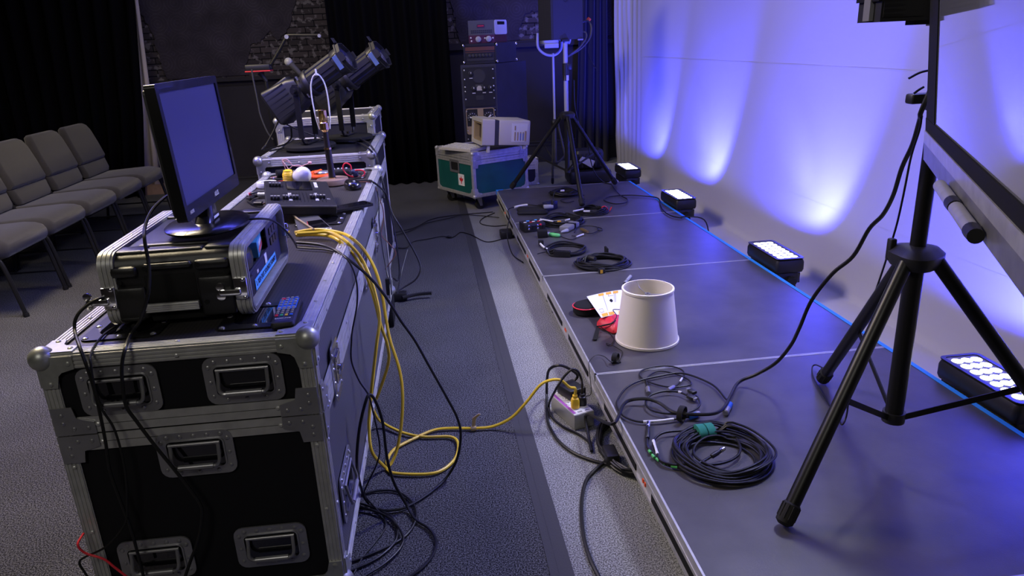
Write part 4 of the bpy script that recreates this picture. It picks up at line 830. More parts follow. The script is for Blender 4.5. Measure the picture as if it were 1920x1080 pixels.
for (x, y) in B[1:3]+B[:1]:
    for z, s in ((za+.018, 1), (zh-.014, -1)):
        mb = MB(); mb.sph((x, y, z), .015, (1, 1, 1.1), 12, 8); mb.build('corner_cap', 'chrome', am, True)
# tube preamp
Yp = Yr+.03; zp = zh+.001; a, b, c = at(877, 40, y=Yp), at(926, 37, y=Yp), at(949, 37, y=Yp+.18); zq = at(900, 38, y=Yp).z
pr_ = thing('preamplifier', 'small grey and burgundy tube preamplifier on top of the amplifier head', 'preamplifier', (a.x, Yp, zp)); xw = b.x; zm_ = zp+(zq-zp)*.36
B = [(a.x, Yp), (xw, Yp), (c.x, Yp+.18), (c.x-(xw-a.x), Yp+.18)]
mb = MB(); mb.prism([(x, y, zm_) for x, y in B], (0, 0, zq-zm_)); mb.m = 1
for k in range(11):
    x = a.x+.03+k*(xw-a.x-.06)/10
    for z in (zm_+.018, zm_+.034): mb.bx(x-.007, x+.007, Yp-.002, Yp+.002, z, z+.009)
mb.build('hood', ['preamp_grey', 'black'], pr_, True, smooth=False)
mb = MB(); d = (V(B[2]+(0,))-V(B[1]+(0,))); n_ = V((d.y, -d.x, 0)).normalized(); F = frame4((xw+n_.x*.001, Yp, zm_), d, (0, 0, 1)); mb.X = F; dl = d.length; hh = zq-zm_
ro = rrect(dl, hh, .02, 4, dl/2, hh/2); ri = rrect(dl*.6, hh*.22, .006, 4, dl*.52, hh*.78); mb.ring([(x, y, 0) for x, y in ro], [(x, y, 0) for x, y in ri], (0, 0, .003)); mb.build('side_panel', 'white_plastic', pr_, True, smooth=False)
mb = MB(); mb.X = F; mb.prism([(x, y, .0005) for x, y in ri], (0, 0, .0012)); mb.build('grip_opening', 'black_matte', pr_, True, smooth=False)
mb = MB(); mb.prism([(x, y, zp+.001) for x, y in B], (0, 0, zm_-zp-.001)); mb.build('chassis', 'burgundy', pr_, True, smooth=False)
for k in (.36, .76): x = a.x+(xw-a.x)*k; mb = MB(); mb.lathe([(.026, 0), (.026, .018), (.02, .022)], (x, Yp, (zp+zm_)/2), (0, -1, 0), 18); mb.build('knob', 'knob_grey', pr_, True)
mb = MB()
for k, z in ((.08, .7), (.1, .3), (.93, .6), (.62, .6)): mb.riv((a.x+(xw-a.x)*k, Yp, zp+(zm_-zp)*z), (0, -1, 0), .008)
mb.build('small_switches', 'label', pr_, True)
mb = MB(); xc = a.x+(xw-a.x)*.48; mb.bx(xc-.035, xc+.035, Yp-.004, Yp, zm_+.065, zm_+.093); mb.m = 1; mb.bx(xc-.027, xc+.027, Yp-.005, Yp-.004, zm_+.075, zm_+.083); mb.build('badge', ['burgundy', 'red'], pr_, True, smooth=False)
# ------------------------------------------------------------------ portable computer and keyboard on the green case
zg = .495+.008; b = at(993, 273, z=zg+.03); ang = R(11); L = .385; dp = .34; hh = .215; a = b-V((cos(ang), sin(ang), 0))*L
cp = thing('portable_computer', 'beige portable computer with recessed screen standing on the green case', 'computer', (a.x, a.y, zg+.034), ang); cp.rotation_euler = (0, R(5), ang)
mb = MB(); mb.bx(.11, L, 0, dp, .03, hh+.02, .012); mb.build('rear_shell', 'beige', cp)
mb = MB(); mb.bx(.075, .112, .003, dp-.003, .03, hh+.017); mb.build('dark_band', 'darkgrey', cp)
mb = MB(); P = lambda w, h, x, r: [(x, dp/2+q, .025+h0) for q, h0 in [(p[0], p[1]+hh/2) for p in rrect(w, h, r)]]
mb.ring(P(dp, hh, -.03, .012), P(dp-.06, hh-.06, -.03, .01), (.105, 0, 0)); mb.build('front_bezel', 'beige', cp)
mb = MB(); mb.ring(P(dp-.06, hh-.06, -.02, .008), P(dp-.14, hh-.09, -.02, .008), (.05, 0, 0)); mb.prism(P(dp-.06, hh-.06, .04, .01), (.02, 0, 0)); mb.build('screen_recess', 'tan', cp); mb = MB(); mb.prism(P(dp-.14, hh-.09, .02, .02), (.012, 0, 0)); mb.build('screen', 'glass_hollow_dark', cp)
mb = MB(); mb.bx(L-.165, L-.025, -.003, .002, .06, hh-.005); mb.m = 1
for k in range(5): mb.bx(L-.14+k*.024, L-.13+k*.024, -.006, -.002, .07, .14)
mb.bx(L-.14, L-.13, -.006, -.002, hh-.06, hh-.025); mb.m = 2; mb.bx(L-.092, L-.086, -.0065, -.002, .075, .13); mb.bx(L-.068, L-.062, -.0065, -.002, .075, .13); mb.m = 1; mb.bx(L-.05, L-.035, -.0065, -.002, .065, .15)
mb.build('port_panel', ['white_plastic', 'tan', 'plug_blue'], cp, smooth=False)
for x, y in ((.03, .03), (L-.04, .03), (.03, dp-.03), (L-.04, dp-.03)): mb = MB(); mb.bx(x-.012, x+.012, y-.012, y+.012, -.032 if x < .1 else .0, .032); mb.build('foot', 'beige', cp)
a, b = at(882, 283, z=zg+.012), at(914, 277, z=zg+.012); u = b-a; ang = math.atan2(u.y, u.x)
kb = thing('keyboard', 'beige keyboard lying in front of the portable computer on the green case', 'keyboard', (a.x, a.y, zg), ang); kw, kl = u.length, .40
mb = MB(); mb.add([(0, 0, 0), (kw, 0, 0), (kw, kl, 0), (0, kl, 0), (0, 0, .018), (kw, 0, .032), (kw, kl, .032), (0, kl, .018)], [(3, 2, 1, 0), (4, 5, 6, 7), (0, 1, 5, 4), (1, 2, 6, 5), (2, 3, 7, 6), (3, 0, 4, 7)]); mb.build('body', 'beige', kb, smooth=False)
mb = MB()
for r_ in range(5):
    for k in range(15): x = .016+r_*(kw-.03)/5; y = .02+k*(kl-.04)/15; z = .018+.014*x/kw; mb.bx(x, x+(kw-.03)/5-.005, y, y+.019, z, z+.010, .002)
mb.build('keys', 'white_plastic', kb)
# ------------------------------------------------------------------ row of stacking chairs at left
def chair(label):
    t = thing('stacking_chair', label, 'chair', (0, 0, 0), 0, 'grey upholstered chairs in a row'); w = .262
    mb = MB(); rings = []
    for x, z0, z1, s in ((-.47, .375, .415, .88), (-.44, .36, .44, .96), (-.25, .355, .45, 1), (-.08, .34, .46, 1), (-.02, .335, .455, .99), (.02, .345, .44, .96), (.04, .365, .42, .88)):
        rings.append([(x, a*s, (z0+z1)/2+b) for a, b in rrect(w*2-.012, z1-z0, (z1-z0)*.42, 4)])
    mb.loft(rings); mb.build('seat', 'fabric', t, ang=70)
    mb = MB(); rings = []
    for z, x, s, th in ((.45, -.43, .86, .05), (.48, -.435, .92, .07), (.555, -.455, .95, .06)): rings.append([(x+a, b*s, z) for a, b in rrect(th, w*2-.02, th*.45, 4)])
    mb.loft(rings); mb.build('lower_backrest', 'fabric', t)
    mb = MB(); rings = []
    for z, x, s, th in ((.56, -.452, .95, .05), (.585, -.452, .97, .075), (.7, -.49, .98, .075), (.8, -.52, .93, .07), (.845, -.535, .84, .06), (.862, -.54, .7, .035)): rings.append([(x+a, b*s, z) for a, b in rrect(th, w*2-.02, th*.45, 5)])
    mb.loft(rings); mb.build('backrest', 'fabric', t, ang=70)
    for s in (-1, 1):
        y = s*(w-.018)
        mb = MB(); mb.tube([(-.06, y, .36), (-.03, y, .345), (.0, y, .30), (.05, y, 0.01)], .0125, 8, 5); mb.cyl((.05, y, 0), (.048, y, .02), .016); mb.build('front_leg', 'black_metal', t)
        mb = MB(); mb.tube([(-.47, y, .40), (-.475, y, .3), (-.52, y, 0.01)], .0125, 8, 4); mb.cyl((-.52, y, 0), (-.518, y, .02), .016); mb.build('rear_leg', 'black_metal', t)
        mb = MB(); mb.tube([(-.40, y*.96, .37), (-.455, y*.97, .45), (-.50, y*.95, .62), (-.555, y*.9, .80)], .011, 8, 5); mb.build('back_frame', 'black_metal', t)
    mb = MB(); mb.tube([(.04, -w+.02, .07), (.04, w-.02, .07)], .006, 6, 2) if False else mb.cyl((-.50, -w+.02, .12), (-.50, w-.02, .12), .007); mb.cyl((-.49, w-.02, .13), (.03, w-.02, .13), .006); mb.cyl((-.45, -w+.03, .355), (-.45, w-.03, .355), .009); mb.cyl((-.1, -w+.03, .355), (-.1, w-.03, .355), .009); mb.build('stretcher', 'black_metal', t)
    return t
c0 = chair('grey upholstered chair nearest the camera at left, only its seat front in view'); cx0 = -2.40; c0.location = (cx0, 4.42, 0)
for k, lb in enumerate(('second grey upholstered chair from the camera, backrest cut by the photo edge', 'third grey upholstered chair from the camera, middle of the row', 'fourth grey upholstered chair from the camera, next to last of the row', 'farthest grey upholstered chair, at the end of the row beside the monitor')):
    dup(c0, (cx0, 4.42+(k+1)*.537, 0), 0, lb)
# ------------------------------------------------------------------ loudspeaker on a tripod at the far end of the stage
def tripod(t, c, zf, hub, feet, r, pole_top, pole_bot, m='black_metal', brace_z=None, r_pole=.018, r_in=None, m_in=None):
    c = V(c)
    mb = MB(); mb.cyl((c.x, c.y, pole_bot), (c.x, c.y, hub+.02), r_pole*1.15, n=18); mb.build('lower_pole', m, t, True)
    mb = MB(); mb.cyl((c.x, c.y, hub), (c.x, c.y, pole_top), r_in or r_pole, n=18); mb.build('upper_pole', m_in or m, t, True)
    mb = MB(); mb.loft([[(c.x+k_*cos(2*PI*i/24)*(1+.12*cos(6*PI*i/24)), c.y+k_*sin(2*PI*i/24)*(1+.12*cos(6*PI*i/24)), z) for i in range(24)] for k_, z in ((r*3.1, hub-.028), (r*3.5, hub-.012), (r*3.5, hub+.006), (r*2.6, hub+.022), (r*1.4, hub+.028))]); mb.build('hub', 'black', t, True)
    bz = brace_z or pole_bot+.02; mb = MB(); mb.cyl((c.x, c.y, bz-.015), (c.x, c.y, bz+.015), r_pole*1.45, n=18); mb.build('collar', 'black', t, True)
    for f in feet:
        f = V(f); d = V((f.x-c.x, f.y-c.y, 0)).normalized(); a = V((c.x, c.y, hub-.012))+d*r*2.6; ax = (f-a); L = ax.length
        mb = MB(); mb.cyl(a, f-ax*(.05/L), r, n=16); mb.build('leg', m, t, True)
        mb = MB(); axn = ax.normalized(); e = f-axn*.062; mb.lathe([(r*1.02, 0), (r*1.2, .004), (r*1.25, .04), (r*1.2, .052), (r*.7, .06)], e, axn, 18)
        for k in range(12):
            qv = axn.orthogonal().normalized(); w = axn.cross(qv); aa = 2*PI*k/12; o_ = (qv*cos(aa)+w*sin(aa))*r*1.25; mb.cyl(e+o_+axn*.006, e+o_+axn*.042, r*.08, n=5)
        mb.build('rubber_foot', 'rubber', t, True)
        m_ = a.lerp(f, .52); p0 = V((c.x, c.y, bz))+d*r_pole; n_ = (m_-p0).cross(V((0, 0, 1))).normalized()
        mb = MB(); v = (m_-p0); upn = n_.cross(v).normalized(); mb.prism([p0+upn*.008, p0-upn*.008, m_-upn*.008, m_+upn*.008], n_*.004); mb.riv(m_+n_*.004, n_, .009); mb.cyl(m_-n_*.012, m_+n_*.012, .006); mb.build('brace', m, t, True)
sc = V((1.125, 5.81, 0)); sp = thing('speaker_tripod', 'black speaker tripod standing on the far stage deck', 'tripod stand', (sc.x, sc.y, ZS))
tripod(sp, sc, ZS, .795, [at(958, 353, z=ZS+.01), at(1092, 386, z=ZS+.01), at(1155, 345, z=ZS+.01)], .0175, 1.36, .33, r_pole=.0175, m_in='knob_grey')
mb = MB(); q = at(1061, 126, y=sc.y); mb.cyl((sc.x, sc.y, q.z-.06), (sc.x, sc.y, q.z+.03), .026); mb.bx(sc.x+.01, sc.x+.045, sc.y-.025, sc.y+.01, q.z-.02, q.z+.03, .006); mb.build('height_clamp', 'black', sp, True); mb = MB(); mb.cyl((sc.x, sc.y, q.z-.1), (sc.x, sc.y, q.z-.06), .0245); o = mb.build('silver_collar', 'chrome', sp, True)
za = 1.36; a, b, c = at(1010, 76, z=za), at(1038, 74, z=za), at(1093, 69, z=za)
ls = thing('loudspeaker', 'black loudspeaker on the tripod at the far end of the stage', 'loudspeaker', (sc.x, sc.y, za))
b_ = V((sc.x-.10, sc.y-.13, za)); u = V((.96, .28, 0)).normalized(); n = V((-.28, .96, 0))
ylo = 5.78; A, Bp, Cp = at(1011, 76, y=5.9), at(1038, 74, y=ylo), at(1093, 68, y=5.86); Dp = A+(Cp-Bp)
mb = MB(); base = [A, Bp, Cp, Dp]; mb.prism([(p.x, p.y, za+.002) for p in base], (0, 0, .56)); mb.build('cabinet', 'darkgrey', ls, True, smooth=False)
mb = MB(); d = (Bp-A); d.z = 0; nn = V((d.y, -d.x, 0)).normalized(); mb.prism([(A.x+nn.x*.001, A.y+nn.y*.001, za+.006), (Bp.x+nn.x*.001, Bp.y+nn.y*.001, za+.006), (Bp.x+nn.x*.012-d.x*.08, Bp.y+nn.y*.012-d.y*.08, za+.006), (A.x+nn.x*.012+d.x*.08, A.y+nn.y*.012+d.y*.08, za+.006)], (0, 0, .55)); mb.build('grille', 'grille', ls, True, smooth=False)
d = (Cp-Bp); d.z = 0; nn = V((d.y, -d.x, 0)).normalized(); mc = Bp.lerp(Cp, .42); mb = MB(); ring = [(mc.x+d.normalized().x*.018*cos(2*PI*k/20)+nn.x*.001, mc.y+d.normalized().y*.018*cos(2*PI*k/20)+nn.y*.001, za+.29+.018*sin(2*PI*k/20)) for k in range(20)]; ctr = V((mc.x+nn.x*.001, mc.y+nn.y*.001, za+.29)); mb.ring(ring, [ctr+(V(p)-ctr)*.8 for p in ring], nn*.002); mb.build('round_emblem', 'black', ls, True)
mb = MB(); mb.bx(sc.x-.03, sc.x+.03, sc.y-.03, sc.y+.03, za-.012, za+.003); mb.build('pole_mount', 'black', ls, True); mb = MB(); e = Cp; mb.bx(e.x-.045, e.x-.002, e.y-.02, e.y+.02, za-.008, za+.003); mb.build('rubber_foot', 'grey_plastic', ls, True)
# light stand with a fresnel behind it
Y = 6.95; q = at(1040, 230, y=Y); ft = thing('light_stand', 'thin light stand with pale lamp head behind the loudspeaker tripod', 'light stand', (q.x, Y, 0)); c = V((q.x, Y, 0))
tripod(ft, c, 0, .62, [at(1036, 345, z=.01), at(1072, 345, z=.01), at(1003, 300, z=.01)], .011, at(1035, 100, y=Y).z, .2, m='cable_grey', r_pole=.013, r_in=.011, m_in='knob_grey')
mb = MB(); pts = path(ys([(1008, 62), (1008, 85), (1014, 96), (1026, 103), (1040, 103), (1050, 95), (1053, 85), (1053, 60)], Y)); mb.tube(pts, .012, 8, 5); mb.build('yoke', 'knob_grey', ft, True)
p = at(1033, 62, y=Y); mb = MB(); mb.bx(p.x-.09, p.x+.055, Y-.1, Y+.12, p.z-.1, p.z+.16, .02); mb.build('housing', 'knob_grey', ft, True); mb = MB(); mb.lathe([(.075, 0), (.12, .1), (.125, .12), (.11, .12)], (p.x+.05, Y, p.z+.02), (1, 0, 0), 24); mb.build('lens_hood', 'knob_grey', ft, True); mb = MB(); mb.bx(p.x-.08, p.x+.05, Y-.11, Y-.09, p.z-.13, p.z-.09, .004); mb.build('clamp', 'knob_grey', ft, True)
# dark moving light on the floor beyond the stage
p = at(1125, 330, z=.0); fl = thing('floor_light', 'black floor light with a pale angled bracket behind the loudspeaker tripod', 'stage light', (1.56, 7.0, 0))
mb = MB(); mb.bx(1.36, 1.78, 6.9, 7.2, .012, .14, .03); mb.bx(1.42, 1.72, 6.95, 7.15, .14, .34, .05)
for k in range(6): mb.bx(1.44+k*.045, 1.455+k*.045, 6.935, 6.95, .17, .3)
for x, y in ((1.4, 6.93), (1.74, 6.93), (1.4, 7.17), (1.74, 7.17)): mb.cyl((x, y, 0), (x, y, .014), .02)
mb.build('body', 'black', fl, True); mb = MB(); a, b, c, d = (at(x, y, y=6.88) for x, y in ((1086, 302), (1092, 294), (1116, 302), (1110, 315))); mb.prism([a, b, c, d], (0, .02, 0)); mb.build('bracket', 'knob_grey', fl, True, smooth=False)
# ------------------------------------------------------------------ tripod in the right foreground, loudspeaker and whiteboard
tc = V((1.235, 1.66, 0)); tp = thing('speaker_tripod', 'large black tripod in the right foreground with three splayed legs', 'tripod stand', (tc.x, tc.y, ZS))
tripod(tp, tc, ZS, .80, [at(1467, 985, z=ZS+.008), at(1541, 712, z=ZS+.008), V((1.665, 1.385, ZS+.008))], .0185, 1.372, .315, brace_z=.332, r_pole=.0205, r_in=.0195)
q = at(1722, 185, y=1.65); mb = MB(); mb.cyl((tc.x, tc.y, q.z-.03), (tc.x, tc.y, q.z+.035), .027); mb.bx(q.x-.022, tc.x, tc.y-.02, tc.y+.01, q.z-.012, q.z+.012, .005); mb.build('height_clamp', 'black', tp, True)
q = at(1671, 468, y=1.70); mb = MB(); mb.bx(q.x-.008, q.x+.01, q.y-.008, q.y+.012, q.z-.03, q.z+.03, .004); mb.build('cable_clip', 'black', tp, True)
za = 1.372; Bp, A = at(1649, 47.5, y=1.53), at(1607, 45.5, y=1.63); A.z = Bp.z = za
d = (A-Bp); u = V((-d.y, d.x, 0)).normalized(); u = u if u.x > 0 else -u; Cp = Bp+u*.31; Dp = A+u*.31
ls = thing('loudspeaker', 'black loudspeaker on the foreground tripod, partly behind the whiteboard frame', 'loudspeaker', (tc.x, tc.y, za))
mb = MB(); mb.prism([(p.x, p.y, za+.003) for p in (A, Bp, Cp, Dp)], (0, 0, .5)); mb.build('cabinet', 'black', ls, True, smooth=False)
nn = V((d.y, -d.x, 0)).normalized(); nn = nn if nn.dot(u) < 0 else -nn
mb = MB()
for k in range(22): z = za+.045+k*.014; mb.prism([A+V((0, 0, z-za))+nn*.001, Bp+V((0, 0, z-za))+nn*.001, Bp+V((0, 0, z-za+.008))+nn*.001, A+V((0, 0, z-za+.008))+nn*.001], nn*.006)
mb.build('cooling_fins', 'black_metal', ls, True, smooth=False)
m_ = Bp.lerp(A, .45); e = d.normalized(); mb = MB(); mb.prism([m_-e*.014+V((0, 0, .006)), m_+e*.014+V((0, 0, .006)), m_+e*.014+V((0, 0, .065)), m_-e*.014+V((0, 0, .065))], nn*.009); mb.build('rear_plate', 'grey_plastic', ls, True, smooth=False)
f = -e; mb = MB(); mb.prism([Bp+u*.004+V((0, 0, .012))+f*.0005, Bp+u*.09+V((0, 0, .012))+f*.0005, Bp+u*.09+V((0, 0, .48))+f*.0005, Bp+u*.004+V((0, 0, .48))+f*.0005], f*.003); mb.build('perforated_panel', 'grille_side', ls, True, smooth=False)
q = Bp+u*.10+e*.03; mb = MB(); mb.bx(q.x-.02, q.x+.02, q.y-.015, q.y+.015, za-.006, za+.004); mb.build('rubber_foot', 'rubber', ls, True); mb = MB(); mb.bx(tc.x-.035, tc.x+.035, tc.y-.035, tc.y+.035, za-.010, za+.004); mb.build('pole_mount', 'black', ls, True)
# whiteboard
B0 = at(1742, 247, z=1.15); B1 = at(1920, 430, z=1.15); u = (B1-B0).normalized(); L = 1.24; n = V((u.y, -u.x, 0)); n = n if n.x < 0 else -n
wb = thing('whiteboard', 'glossy whiteboard with black frame and pen tray at the right edge of the photo', 'whiteboard', tuple(B0+u*.95-V((0, 0, B0.z-ZS))))
X = frame4(B0, u, (0, 0, 1)); nz = (X.to_3x3() @ V((0, 0, 1))).dot(n); H = .95
P = lambda x0, x1, y0, y1, z: [(x0, y0, z), (x1, y0, z), (x1, y1, z), (x0, y1, z)]
s = 1 if nz > 0 else -1
X = X @ M.Rotation(s*R(5.4), 4, 'X')
mb = MB(); mb.X = X; mb.bx(.0, .125, 0, H, -.006, .006); mb.bx(L-.05, L, 0, H, -.006, .006); mb.bx(0, L, H-.04, H, -.006, .006); mb.bx(0, L, 0.004, .03, -.007, .007); mb.build('frame', 'black_matte', wb, True, smooth=False)
mb = MB(); mb.X = X; mb.bx(.12, L-.045, .028, H-.035, -.004, .004); mb.build('panel', 'board_white', wb, True, smooth=False)
mb = MB(); mb.X = X; mb.bx(0, L, -.022, .004, -.009, .009); mb.build('bottom_rail', 'alu', wb, True, smooth=False)
mb = MB(); mb.X = X; mb.bx(0, L*.85, -.058, -.022, s*.006-.003, s*.006+.003); mb.build('pen_tray', 'alu_dark', wb, True, smooth=False)
mb = MB(); mb.X = X
for x in (.98, 1.18): mb.bx(x-.02, x+.02, -(1.15-ZS)+.03, H*.5, -s*.03-.01, -s*.03+.01)
for x in (.98, 1.18): mb.bx(x-.025, x+.025, -(1.15-ZS)+.001, -(1.15-ZS)+.03, -.10, .10)
mb.bx(.98, 1.18, -.6, -.57, -s*.03-.008, -s*.03+.008); mb.build('stand', 'black_metal', wb, True, smooth=False)
for (a, b), lb in ((((1752, 300), (1780, 329)), 'farther of the two silver markers in the whiteboard tray'), (((1781, 335), (1817, 378)), 'nearer of the two silver markers in the whiteboard tray')):
    a, b = (atp(*q, B0+n*.03, n) for q in (a, b)); fa = X.inverted() @ a; fb = X.inverted() @ b; w0, w1 = X @ V((fa.x, -.046, s*.0205)), X @ V((fb.x, -.046, s*.0205))
    mk = thing('marker_pen', lb, 'marker', tuple(w0), 0, 'silver markers on the whiteboard tray')
    mb = MB(); mb.cyl(w0, w0.lerp(w1, .84), .0105, n=16); mb.build('barrel', 'alu', mk, True); mb = MB(); mb.cyl(w0.lerp(w1, .8), w1, .0115, .0105, n=16); mb.build('cap', 'black', mk, True)

# ------------------------------------------------------------------ lampshade, bags, paper, marker
c = at(1213, 636, z=ZS); rb = (at(1271, 638, z=ZS)-at(1154, 638, z=ZS)).length/2; rt = (at(1264, 552, z=.405)-at(1166, 552, z=.405)).length/2; h = .228
sh = thing('lamp_shade', 'white drum lampshade standing on the stage deck', 'lampshade', (c.x, c.y, ZS))
mb = MB(); mb.lathe([(rb, .001), (rt, h), (rt-.003, h), (rb-.003, .001), (rb, .001)], n=56, cap=False); mb.build('fabric_shade', 'shade', sh, ang=50)
f = lambda z: rb+(rt-rb)*z/h
for z0 in (.001, h-.011): mb = MB(); mb.lathe([(f(z0), z0), (f(z0)+.003, z0+.001), (f(z0)+.003, z0+.010), (f(z0), z0+.011), (f(z0)-.004, z0+.010), (f(z0)-.004, z0+.001), (f(z0), z0)], n=56, cap=False); mb.build('trim_band', 'shade', sh)
mb = MB(); zc = h-.03
for k in range(3): a = R(100+120*k); mb.tube([(cos(a)*.012, sin(a)*.012, zc), (cos(a)*rt*.6, sin(a)*rt*.6, zc+.002), (cos(a)*rt*.8, sin(a)*rt*.8, zc+.01), (cos(a)*(rt-.003), sin(a)*(rt-.003), h-.006)], .0016, 6, 4)
mb.lathe([(.006, -.004), (.012, -.004), (.012, .004), (.006, .004), (.006, -.004)], (0, 0, zc), n=18, cap=False); mb.build('spider_fitter', 'steel', sh)
D_ = lambda px, py, h=0.: at(px, py, z=ZS+h)
a = D_(1113, 583); hp = thing('zip_case', 'oval black zip case with red piping under the paper sheet', 'case', (a.x, a.y, ZS), R(20))
mb = MB(); mb.loft([[(x, y, z) for x, y in rrect(.20*s_, .115*s_, .055*s_, 6)] for s_, z in ((.92, .001), (1, .008), (1, .036), (.93, .043), (.6, .046))]); mb.build('shell', 'black_matte', hp)
mb = MB(); mb.tube([(x*1.0, y*1.0, .036) for x, y in rrect(.201, .116, .055, 6)], .0028, 6, 1, closed=True); o = mb.build('piping', 'red_wire', hp)
mb = MB(); cs = [at(1100, 556, z=ZS+.055), at(1169, 543, z=ZS+.03), at(1165, 590, z=ZS+.03), at(1127.5, 596, z=ZS+.052)]; pp = thing('paper_sheet', 'white paper sheet with yellow squares lying over the zip case', 'paper', (cs[0].x, cs[0].y, ZS+.05))
bl = lambda u, v, dz=0: (cs[0].lerp(cs[1], u)).lerp(cs[3].lerp(cs[2], u), v)+V((0, 0, dz+.004*sin(u*3)))
g = [[bl(i/8, j/6) for i in range(9)] for j in range(7)]; mb.loft(g, False, False); o = mb.build('sheet', 'paper', pp, True)
mb = MB()
for (u0, u1, v0, v1) in ((.29, .44, .02, .13), (.5, .65, .02, .13), (.7, .85, .02, .13), (.09, .36, .86, .99), (.4, .66, .86, .99), (.86, .98, .86, .99)): mb.add([bl(u0, v0, .0008), bl(u1, v0, .0008), bl(u1, v1, .0008), bl(u0, v1, .0008)], [(0, 1, 2, 3)])
mb.m = 1
for (u0, u1, v0, v1) in ((.40, .41, .13, .8), (.76, .77, .13, .5), (.72, .728, .13, .5), (.55, .56, .13, .2), (.55, .7, .2, .212), (.1, .24, .66, .672), (.1, .24, .8, .812), (.1, .107, .66, .81), (.235, .242, .66, .81)): mb.add([bl(u0, v0, .0008), bl(u1, v0, .0008), bl(u1, v1, .0008), bl(u0, v1, .0008)], [(0, 1, 2, 3)])
mb.build('printed_marks', ['sq_yellow', 'ink'], pp, True, smooth=False)
a = D_(1141, 613); rp = thing('pouch', 'red fabric pouch with black trim beside the lampshade', 'pouch', (a.x, a.y, ZS))
mb = MB(); pts = [(1119, 613), (1128, 605), (1150, 598), (1163, 600), (1163, 618), (1152, 627), (1138, 622)]; ctr = D_(1144, 612)
r0 = [D_(*p, .002) for p in pts]; rr = [V((p.x, p.y, ZS+.002)) for p in catmull(r0, 4, True)]; C0 = V((ctr.x, ctr.y, 0))
mb.loft([[C0+(V((p.x, p.y, 0))-C0)*s_+V((0, 0, ZS+z)) for p in rr] for s_, z in ((.9, .001), (1, .008), (.97, .02), (.8, .034), (.5, .042), (.1, .045))]); mb.build('body', 'red', rp, True)
mb = MB(); mb.tube([D_(1119, 612, .018), D_(1133, 610, .03), D_(1146, 607, .04), D_(1154, 601, .04)], .003, 6, 5); mb.prism([D_(1118, 614, .014), D_(1125, 617, .012), D_(1119, 638, .003), D_(1111, 638, .003)], (0, 0, .003)); mb.build('black_strap', 'black_matte', rp, True)
a, b = D_(1170, 533, .009), D_(1182, 518, .009); mk = thing('marker_pen', 'grey marker pen lying above the paper sheet on the stage', 'marker', (a.x, a.y, ZS))
mb = MB(); mb.cyl(a.lerp(b, .12), b, .0085, n=14); mb.build('barrel', 'knob_grey', mk, True); mb = MB(); mb.cyl(a, a.lerp(b, .14), .006, .008, n=12); mb.cyl(a.lerp(b, .36), a.lerp(b, .39), .0088, n=14); mb.build('tip', 'black', mk, True)

# ------------------------------------------------------------------ coiled cables
def coil(name, label, l, r_, turns, r, lo, seed, m='cable', squash=1., h=0., extra=None, cat='cable coil', top=4, rise=1.):
    rnd = random.Random(seed); r *= .64; turns = int(turns*1.3); top += 1; dy = 7 if l[1] > 480 else 4; a, b = D_(l[0], l[1]+dy), D_(r_[0], r_[1]+dy); c = (a+b)/2; rad = (b-a).length/2
    t = thing(name, label, cat, (c.x, c.y, ZS), 0); per = 26; P = []; ph = rnd.uniform(0, 6)
    cur = 1.; ox = oy = 0.; tx = ty = 0.; 
    for k in range(turns):
        rr = rad*(lo+(1-lo)*rnd.random()); tx, ty = rnd.uniform(-1, 1)*rad*(1-lo)*.35, rnd.uniform(-1, 1)*rad*(1-lo)*.35; layer = (k % top)
        for j in range(per):
            f = j/per; R_ = cur+(rr-cur)*f if k else rr; cx_, cy_ = ox+(tx-ox)*f, oy+(ty-oy)*f; aa = ph+2*PI*f
            P.append(V((cx_+R_*cos(aa), cy_+R_*squash*sin(aa), r*1.05+r*1.6*rise*layer*(.75+.25*sin(3*aa+k))+h)))
        cur = rr; ox, oy = tx, ty
    mb = MB(); mb.tube(P, r, 7, 2); mb.build('windings', m, t); return t, c, rad
def plug(t, name, a, b, prof, m, n=14, lab=None):
    a, b = V(a), V(b); L = (b-a).length; mb = MB(); mb.lathe([(r, u*L) for r, u in prof], a, b-a, n); o = mb.build(name, m, t, True)
    if lab: o['label'] = lab
    return o
BNC = [(.006, 0), (.0075, .05), (.0075, .6), (.0065, .65), (.0065, 1)]
t, c, rad = coil('cable_coil', 'big coil of black cable tied with a green strap, near the foreground tripod foot', (1259, 838), (1452, 866), 16, .0062, .58, 3, top=5)
g = D_(1308, 803); d = V((g.x-c.x, g.y-c.y, 0)).normalized(); tg = V((-d.y, d.x, 0)); g = V((c.x, c.y, 0))+d*rad*.84
for off in (-.014, .014):
    mb = MB(); P = [(g+tg*off+d*(rad*.22*cos(a)), .020+.021*sin(a)) for a in [2*PI*k/16 for k in range(16)]]; mb.loft([[V((p.x, p.y, ZS+max(.001, z)))+tg*s_ for p, z in P] for s_ in (-.012, .012)]); mb.build('green_strap', 'green_velcro', t, True)
def seg(t, name, spec, r, m, lab=None, sub=6): mb = MB(); mb.tube(path(spec), r*.68, 8, sub); o = mb.build(name, m, t, True); (lab and o.__setitem__('label', lab)); return o
seg(t, 'loose_end', zs([(1420, 893), (1380, 900), (1335, 895), (1290, 880), (1258, 874), (1240, 866), (1226, 850), (1214, 838), (1213, 822)], ZS+.008), .0062, 'cable')
seg(t, 'loose_end', zs([(1290, 808), (1268, 808), (1242, 812), (1227, 824), (1226, 838), (1232, 850), (1240, 864), (1262, 871), (1300, 872), (1350, 869), (1380, 857), (1388, 840), (1380, 818)], ZS+.014), .0062, 'cable')
seg(t, 'white_sleeve', zs([(1225, 826), (1228, 838), (1233, 852)], ZS+.0145), .0072, 'label')
